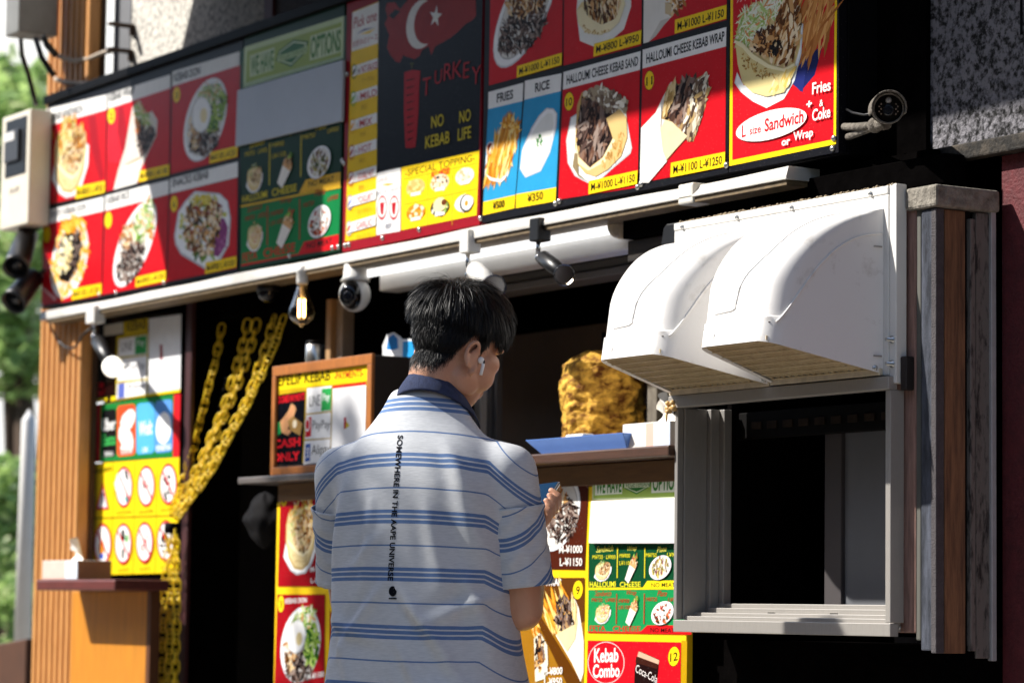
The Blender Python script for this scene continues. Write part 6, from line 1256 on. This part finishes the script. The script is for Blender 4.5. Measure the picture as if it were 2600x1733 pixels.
def shirt_mat():
    m = bpy.data.materials.new('striped_jersey'); m.use_nodes = True; t = m.node_tree; b = t.nodes['Principled BSDF']; b.inputs['Roughness'].default_value = .85; b.inputs['Specular IOR Level'].default_value = .25
    a = t.nodes.new('ShaderNodeAttribute'); a.attribute_name = 'stripe'
    PER = .1185; Z0 = Dp(1010, 1165, 6.16).z + .0025                    # middle of the second triple band
    def math_(op, i, v=None, j=None):
        n = t.nodes.new('ShaderNodeMath'); n.operation = op; t.links.new(i, n.inputs[0])
        if j is not None: t.links.new(j, n.inputs[1])
        elif v is not None: n.inputs[1].default_value = v
        return n.outputs[0]
    u = math_('SUBTRACT', a.outputs['Fac'], Z0); u = math_('ADD', u, PER * 20.5); u = math_('MODULO', u, PER); u = math_('SUBTRACT', u, PER / 2); u = math_('ABSOLUTE', u)
    r = t.nodes.new('ShaderNodeValToRGB'); r.color_ramp.interpolation = 'CONSTANT'
    u2 = math_('MULTIPLY', u, 1 / (PER / 2)); t.links.new(u2, r.inputs[0])
    W, Bc = (1, 1, 1, 1), (0, 0, 0, 1); H2 = PER / 2
    seq = [(0, Bc), (.0037, W), (.0068, Bc), (.0142, W), (H2 - .0017, Bc)]
    r.color_ramp.elements[0].position = 0; r.color_ramp.elements[0].color = Bc; r.color_ramp.elements[1].position = .0037 / H2; r.color_ramp.elements[1].color = W
    for p, c in seq[2:]: e = r.color_ramp.elements.new(p / H2); e.color = c
    tc = t.nodes.new('ShaderNodeTexCoord'); mp = t.nodes.new('ShaderNodeMapping'); mp.inputs['Scale'].default_value = (60, 60, 420); t.links.new(tc.outputs['Object'], mp.inputs[0])
    n = t.nodes.new('ShaderNodeTexNoise'); n.inputs['Scale'].default_value = 1; n.inputs['Detail'].default_value = 4; t.links.new(mp.outputs[0], n.inputs[0])
    mx = t.nodes.new('ShaderNodeMixRGB'); t.links.new(n.outputs[0], mx.inputs[0]); mx.inputs[1].default_value = lin('#adb1b6'); mx.inputs[2].default_value = lin('#d2d4d6')
    mb_ = t.nodes.new('ShaderNodeMixRGB'); t.links.new(n.outputs[0], mb_.inputs[0]); mb_.inputs[1].default_value = lin('#4a638c'); mb_.inputs[2].default_value = lin('#6b86b0')
    x = t.nodes.new('ShaderNodeMixRGB'); t.links.new(r.outputs[0], x.inputs[0]); t.links.new(mb_.outputs[0], x.inputs[1]); t.links.new(mx.outputs[0], x.inputs[2])
    # plain white yoke above the first band
    g = math_('GREATER_THAN', a.outputs['Fac'], Z0 + PER * 1.17); y = t.nodes.new('ShaderNodeMixRGB'); t.links.new(g, y.inputs[0]); t.links.new(x.outputs[0], y.inputs[1]); t.links.new(mx.outputs[0], y.inputs[2])
    t.links.new(y.outputs[0], b.inputs['Base Color'])
    bu = t.nodes.new('ShaderNodeBump'); bu.inputs['Strength'].default_value = .12; bu.inputs['Distance'].default_value = .004; t.links.new(n.outputs[0], bu.inputs['Height']); t.links.new(bu.outputs[0], b.inputs['Normal'])
    return m
M_shirt = shirt_mat()
shirt = place(me, 'shirt', [M_shirt], man)
def sleeve(S_, E_, off):
    a = Vector(S_); b = Vector(E_); ax = (b - a).normalized(); L = (b - a).length; NU, NV = 46, 56; V_ = []; st_ = []
    u0, u1 = .25 * L, .82 * L; e1 = ax.cross(Vector((0, 1, 0))).normalized(); e2 = ax.cross(e1); R0_ = rnd.random() * 9
    for i in range(NU + 1):
        f = i / NU; c = a + ax * (u0 + (u1 - u0) * f)
        for k in range(NV):
            t = 2 * math.pi * k / NV; d = e1 * math.cos(t) + e2 * math.sin(t)
            r = .0665 + .004 * f + .003 * math.exp(-((f - .02) / .05) ** 2) + .0055 * f * noise.noise(Vector((d.x * 2 + R0_, d.y * 2, d.z * 2 + f * 2.5))) + .004 * noise.noise(Vector((d.x * 4, d.y * 4 + R0_, f * 7)))
            if f > .93: r += .0012
            q = c + d * r; q.z += .012 * d.x * math.copysign(1, S_[0]) * 0; V_.append(q); st_.append(-(u0 + (u1 - u0) * f) - .05 * d.y + off)
    W_v = [L2W(*q) for q in V_]; F_ = [(i * NV + k, i * NV + (k + 1) % NV, (i + 1) * NV + (k + 1) % NV, (i + 1) * NV + k) for i in range(NU) for k in range(NV)]
    m2 = bpy.data.meshes.new('sleeve'); m2.from_pydata([tuple(v) for v in W_v], [], F_); at2 = m2.attributes.new('stripe', 'FLOAT', 'POINT'); at2.data.foreach_set('value', np.array(st_, dtype=np.float32)); m2.materials.append(M_shirt)
    for p in m2.polygons: p.use_smooth = True
    o = bpy.data.objects.new('sleeve', m2); COL.objects.link(o); o.parent = shirt; o.location = (0, 0, 0)
    s = o.modifiers.new('cloth', 'SOLIDIFY'); s.thickness = .0025; return o
sleeve(SR, ER, 1.290); sleeve(SLf, ELf, 1.290)
# collar
def collar(u, v):
    th = math.radians(-152 + 304 * u); back = math.cos(th)
    r = .061 + .027 * v + .003 * math.sin(v * 3.14); zz = 1.500 - .046 * v - .047 * (1 - back) - .004 * math.sin(u * 9)
    return L2W(.017 + math.sin(th) * r * 1.05, .004 + .018 * (1 - back) - back * r, zz)
co_ = MB().grid(collar, 60, 10).build('collar', pm('navy_cotton', '#1a2440', 0.9, col2='#2a3658', scale=90, bump=0.4, bscale=500), shirt); co_.location = (0, 0, 0)
s = co_.modifiers.new('cloth', 'SOLIDIFY'); s.thickness = .003
# print down the spine, laid on the cloth
bpy.context.view_layer.update()
bv = BVHTree.FromPolygons([tuple(v.co) for v in me.vertices], [tuple(p.vertices) for p in me.polygons])
def onshirt(x, y, b):
    d = ray(x, y).normalized(); h = bv.ray_cast(CAM, d)
    return (h[0] - d * (.0006 + b)) if h[0] is not None else Dp(x, y, 6.15)
PR = Art(onshirt, ident, .0004)
vs_, fs_ = glyphs('SOMEWHERE IN THE AAPE UNIVERSE', .025)
px = []
for u, v in vs_:
    y = 1104 + 369 * u; xb_ = 1024 - 26 * u ** .8 - 13; px.append((xb_ + 14 * v - 1, y))
PR.raw(px, fs_, '#14161c')
PR.ell(997, 1500, 10, 13, '#14161c', 0, 24, 0); PR.ell(1000, 1502, 5.5, 6.5, '#c9cbd0', 0, 16, 0); PR.ell(1000, 1502, 2.2, 2.8, '#14161c', 0, 12, 0); PR.poly([1001, 1489, 1006, 1492, 1007, 1499, 1004, 1495], '#c9cbd0'); PR.poly([987, 1516.5, 1007, 1516.5, 1007, 1520, 987, 1520], '#14161c')
pr_ = PR.build('back_print', None); pr_.parent = shirt; pr_.location = (0, 0, 0)
# trousers and shoes
tr2 = MB(); tr2.ball(L2W(0, 0, .84), 1, 0, 24, 14, (.18, .125, .13), Matrix((RGT, FWD, Vector((0, 0, 1)))).transposed())
for s_ in (-1, 1): caps(tr2, [L2W(s_ * .085, 0, .84), L2W(s_ * .097, .01, .48), L2W(s_ * .102, -.01, .10)], [.098, .078, .066])
place(fuse(tr2, .012, .5, 8, 'trousers'), 'trousers', [pm('dark_denim', '#1c222e', 0.85, var=0.2)], man)
for s_ in (-1, 1):
    g = MB(); caps(g, [L2W(s_ * .102, -.03, .05), L2W(s_ * .105, .06, .045), L2W(s_ * .108, .14, .036)], [.048, .046, .036]); place(fuse(g, .006, .5, 6, 'shoe'), 'shoe', [pm('white_shoe', '#c9c6c0', 0.6)], man)

# ---- hair: thousands of real strands over a dark cap
rg = np.random.default_rng(5)
C0 = np.array([0, -.012, .016]); RAD = np.array([.0795, .0985, .091])
crown = np.array([.10, -.50, .86]); crown /= np.linalg.norm(crown)
def strands(N, region, length, lift, T=9, wid=.0011, grav=.35, frizz=.18):
    n = rg.normal(size=(N * 6, 3)); n /= np.linalg.norm(n, axis=1)[:, None]; n = n[region(n)][:N]; N = len(n)
    p = C0 + n * RAD * 1.0; L = length(n) * rg.uniform(.78, 1.12, N); li = lift(n)
    cl = np.array([noise.noise(Vector(a * 5)) for a in n]); cl2 = np.array([noise.noise(Vector(a * 5 + 9)) for a in n])
    pts = [p.copy()]; d = None
    for k in range(T - 1):
        q = (p - C0) / RAD; rr = np.linalg.norm(q, axis=1); nn = q / rr[:, None]; gn = nn / RAD; gn /= np.linalg.norm(gn, axis=1)[:, None]
        away = nn * (nn @ crown)[:, None] - crown; sw = np.cross(gn, away); g = np.tile([0, 0, -1.0], (N, 1)); f = k / (T - 1)
        v = away / (np.linalg.norm(away, axis=1)[:, None] + .15) + g * (grav + f * .8) + sw * (.35 * cl + .12)[:, None] + rg.normal(size=(N, 3)) * frizz * .25
        v -= gn * np.sum(v * gn, axis=1)[:, None]; v /= np.linalg.norm(v, axis=1)[:, None] + 1e-9
        out = (.55 * (1 - f) ** 1.5 - .12 * f) * li
        step = v + gn * out[:, None]; step /= np.linalg.norm(step, axis=1)[:, None]
        d = step if d is None else d * .45 + step * .55
        p = p + d * (L / (T - 1))[:, None]
        q = (p - C0) / RAD; rr = np.linalg.norm(q, axis=1); mn = 1.012 + .05 * li * min(1, f * 3) + .02 * cl2
        fix = rr < mn; p[fix] = C0 + RAD * (q[fix] / rr[fix][:, None]) * mn[fix][:, None]
        pts.append(p.copy())
    P_ = np.array(pts)                               # T, N, 3
    tan = np.gradient(P_, axis=0); nn = (P_ - C0) / RAD ** 2; side_ = np.cross(tan, nn); side_ /= np.linalg.norm(side_, axis=2)[:, :, None] + 1e-9
    tw = rg.uniform(-.9, .9, N); nn /= np.linalg.norm(nn, axis=2)[:, :, None]; side_ = side_ * np.cos(tw)[None, :, None] + nn * np.sin(tw)[None, :, None]
    wv = wid * rg.uniform(.6, 1.25, N)[None, :] * np.array([.8, 1, 1, 1, 1, .95, .85, .6, .15])[np.linspace(0, 8, T).astype(int)][:, None]
    A_ = P_ - side_ * wv[:, :, None] / 2; B_ = P_ + side_ * wv[:, :, None] / 2
    V_ = np.stack([A_, B_], 2).transpose(1, 0, 2, 3).reshape(-1, 3)   # strand, point, side
    base = (np.arange(N) * 2 * T)[:, None] + np.arange(T - 1)[None, :] * 2
    F_ = np.stack([base, base + 1, base + 3, base + 2], 2).reshape(-1, 4)
    return V_, F_
az = lambda n: np.arctan2(n[:, 0], n[:, 1])                    # 0 = face, pi = back
def hairline(n):
    a = np.abs(az(n)); return np.interp(a, [0, .55, .95, 1.15, 1.45, 1.62, 1.95, 2.3, 2.7, 3.15], [.34, .28, .14, .05, .02, .08, .02, -.2, -.45, -.5])
# short clipped hair rooted on the skin itself, fading out towards the nape and the ears
bvb = BVHTree.FromPolygons([tuple(v.co) for v in body.data.vertices], [tuple(p.vertices) for p in body.data.polygons])
HLZ = lambda a: np.interp(abs(a), [0, .7, .95, 1.12, 1.22, 1.42, 1.50, 1.72, 1.95, 2.25, 2.6, 3.15], [.06, .05, .02, -.02, -.060, -.060, -.012, -.008, -.050, -.092, -.112, -.116])
def clipped(N, zmax, seed):
    V_ = []; F_ = []; r_ = random.Random(seed); k = 0; T = 5
    while k < N:
        a = r_.uniform(-math.pi, math.pi)
        if abs(a) < .9: continue
        zl = float(HLZ(a)); z = r_.uniform(zl - .004, zmax)
        up = (z - zl) / .06
        if up < 1 and r_.random() > .16 + .84 * max(0, up) ** .8: continue
        o_ = H(.2 * math.sin(a), -.012 + .2 * math.cos(a), z); c_ = H(0, -.012, z); h = bvb.ray_cast(o_, (c_ - o_).normalized())
        if h[0] is None or (h[0] - c_).length > .115: continue
        n_ = h[1]; dn = -HU + HF * (-.25) * 0 + Vector((r_.gauss(0, .25), r_.gauss(0, .25), r_.gauss(0, .12))); dn = (dn - n_ * dn.dot(n_)).normalized()
        L_ = (.004 + .022 * min(1, max(0, up)) ** 1.3) * r_.uniform(.7, 1.2); lift_ = .30 + .25 * min(1, max(0, up))
        w_ = n_.cross(dn).normalized(); wd = .00075 + .0003 * min(1, max(0, up)); tw = r_.uniform(-.8, .8); w_ = w_ * math.cos(tw) + n_ * math.sin(tw); b0 = len(V_)
        for q in range(T):
            f = q / (T - 1); p = h[0] + dn * (L_ * f) + n_ * (L_ * lift_ * (f - .45 * f * f) - .0006); ww = w_ * (wd * (1 - .75 * f) / 2); V_ += [tuple(HM.transposed() @ (p - ww - HC)), tuple(HM.transposed() @ (p + ww - HC))]
        for q in range(T - 1): F_.append((b0 + 2 * q, b0 + 2 * q + 1, b0 + 2 * q + 3, b0 + 2 * q + 2))
        k += 1
    return np.array(V_), np.array(F_)
V1 = [strands(7600, lambda n: n[:, 2] > np.maximum(.22, hairline(n)), lambda n: np.interp(n[:, 2], [.2, .5, 1], [.042, .070, .098]), lambda n: np.interp(n[:, 2], [.1, .6, 1], [.55, 1.2, 1.6]), frizz=.3),
      strands(3600, lambda n: (n[:, 2] > hairline(n) + .02) & (n[:, 2] < .36), lambda n: np.interp(n[:, 2] - hairline(n), [0, .25, .6], [.018, .028, .040]), lambda n: n[:, 2] * 0 + .5, wid=.001, grav=.8, frizz=.3),
      clipped(15000, .03, 3),
      strands(150, lambda n: n[:, 2] > .5, lambda n: n[:, 2] * 0 + .075, lambda n: n[:, 2] * 0 + 3.4, wid=.0006, frizz=1.6)]
hv = []; hf = []; o_ = 0
for V_, F_ in V1: hv.append(V_); hf.append(F_ + o_); o_ += len(V_)
hv = np.concatenate(hv); hf = np.concatenate(hf)
hv = hv @ np.array(HM).T + np.array(HC)
# scalp cap
cv = []; cf = []; NU, NV = 40, 64
for i in range(NU + 1):
    for j in range(NV):
        t = math.pi * i / NU; a = 2 * math.pi * j / NV; n = np.array([[math.sin(t) * math.sin(a), math.sin(t) * math.cos(a), math.cos(t)]]); lo = hairline(n)[0] + .10
        # pull the cap in under the skin below the hairline
        k = 1.016 if n[0, 2] > lo else 1.016 - min(.25, (lo - n[0, 2]) * 1.2); q = C0 + n[0] * RAD * k; cv.append(np.array(HM) @ q + np.array(HC))
for i in range(NU):
    for j in range(NV): cf.append([i * NV + j, (i + 1) * NV + j, (i + 1) * NV + (j + 1) % NV, i * NV + (j + 1) % NV])
cf = np.array(cf) + len(hv)
hm = bpy.data.meshes.new('hair'); hm.from_pydata(np.concatenate([hv, np.array(cv)]).tolist(), [], np.concatenate([hf, cf]).tolist())
M_hair = pm('hair_black', '#0b0a0a', 0.4); M_strand = pm('hair_strands', '#0c0a09', 0.48, var=0.5, scale=30, spec=0.28)
hm.materials.append(M_strand); hm.update()
for p in hm.polygons: p.use_smooth = True
ho = bpy.data.objects.new('hair', hm); COL.objects.link(ho); ho.parent = man; ho.location = -man.location
# ---- earbud and phone
e0 = H(.087, .006, -.044); eb_ = thing('earbud', 'white wireless earbud with short stem in the customer\'s right ear', 'earbud', tuple(e0))
MB().ball(e0, .0075, 0, 16, 10, (1, 1, 1)).tube([e0 + HM @ Vector((.003, .004, 0)), e0 + HM @ Vector((.0045, .007, -.012)), e0 + HM @ Vector((.004, .009, -.030))], .0036, 0, 10).build('shell', pm('gloss_white', '#ecebe9', 0.2), eb_)
MB().ball(e0 + HM @ Vector((.0068, .004, -.002)), .0022, 0, 8, 6, (1, 1, 2)).build('vent', M_blk, eb_)
ph = thing('phone', 'smartphone with a dark blue screen held up in the customer\'s right hand', 'phone', tuple(PHN))
PM = Matrix((pr, pu, pn)).transposed().to_4x4(); PM.translation = PHN
MB().box((-.0365, -.0755, -.004), (.0365, .0755, .004), 0, PM).build('case', pm('phone_silver', '#b5b6ba', 0.25, 0.7), ph, .003)
MB().box((-.0335, -.0725, .0041), (.0335, .0725, .0046), 0, PM).build('screen', pm('phone_screen', '#16324e', 0.1), ph)
# ---- tree added out of frame, crowns placed to shade the customer below the shoulders
tc_ = BC + Vector((-.60, -.87, 0)) * 4.6
sh = Vector((.87, -.60, 0)).normalized()
tree('shade_tree', 'leafy tree added outside the frame to throw dappled shade on the customer', (tc_.x - .9, tc_.y + .2, -.12), [(tuple(tc_ + Vector((0, 0, 5.42))), .36), (tuple(tc_ + sh * .22 + Vector((0, 0, 5.05))), .42), (tuple(tc_ - sh * .22 + Vector((0, 0, 5.1))), .42), (tuple(tc_ + sh * .05 + Vector((0, 0, 4.7))), .5), (tuple(tc_ - sh * 1.75 + Vector((0, 0, 5.3))), .42), (tuple(tc_ - sh * 1.7 + Vector((0, 0, 4.7))), .5)], 5200, .06)
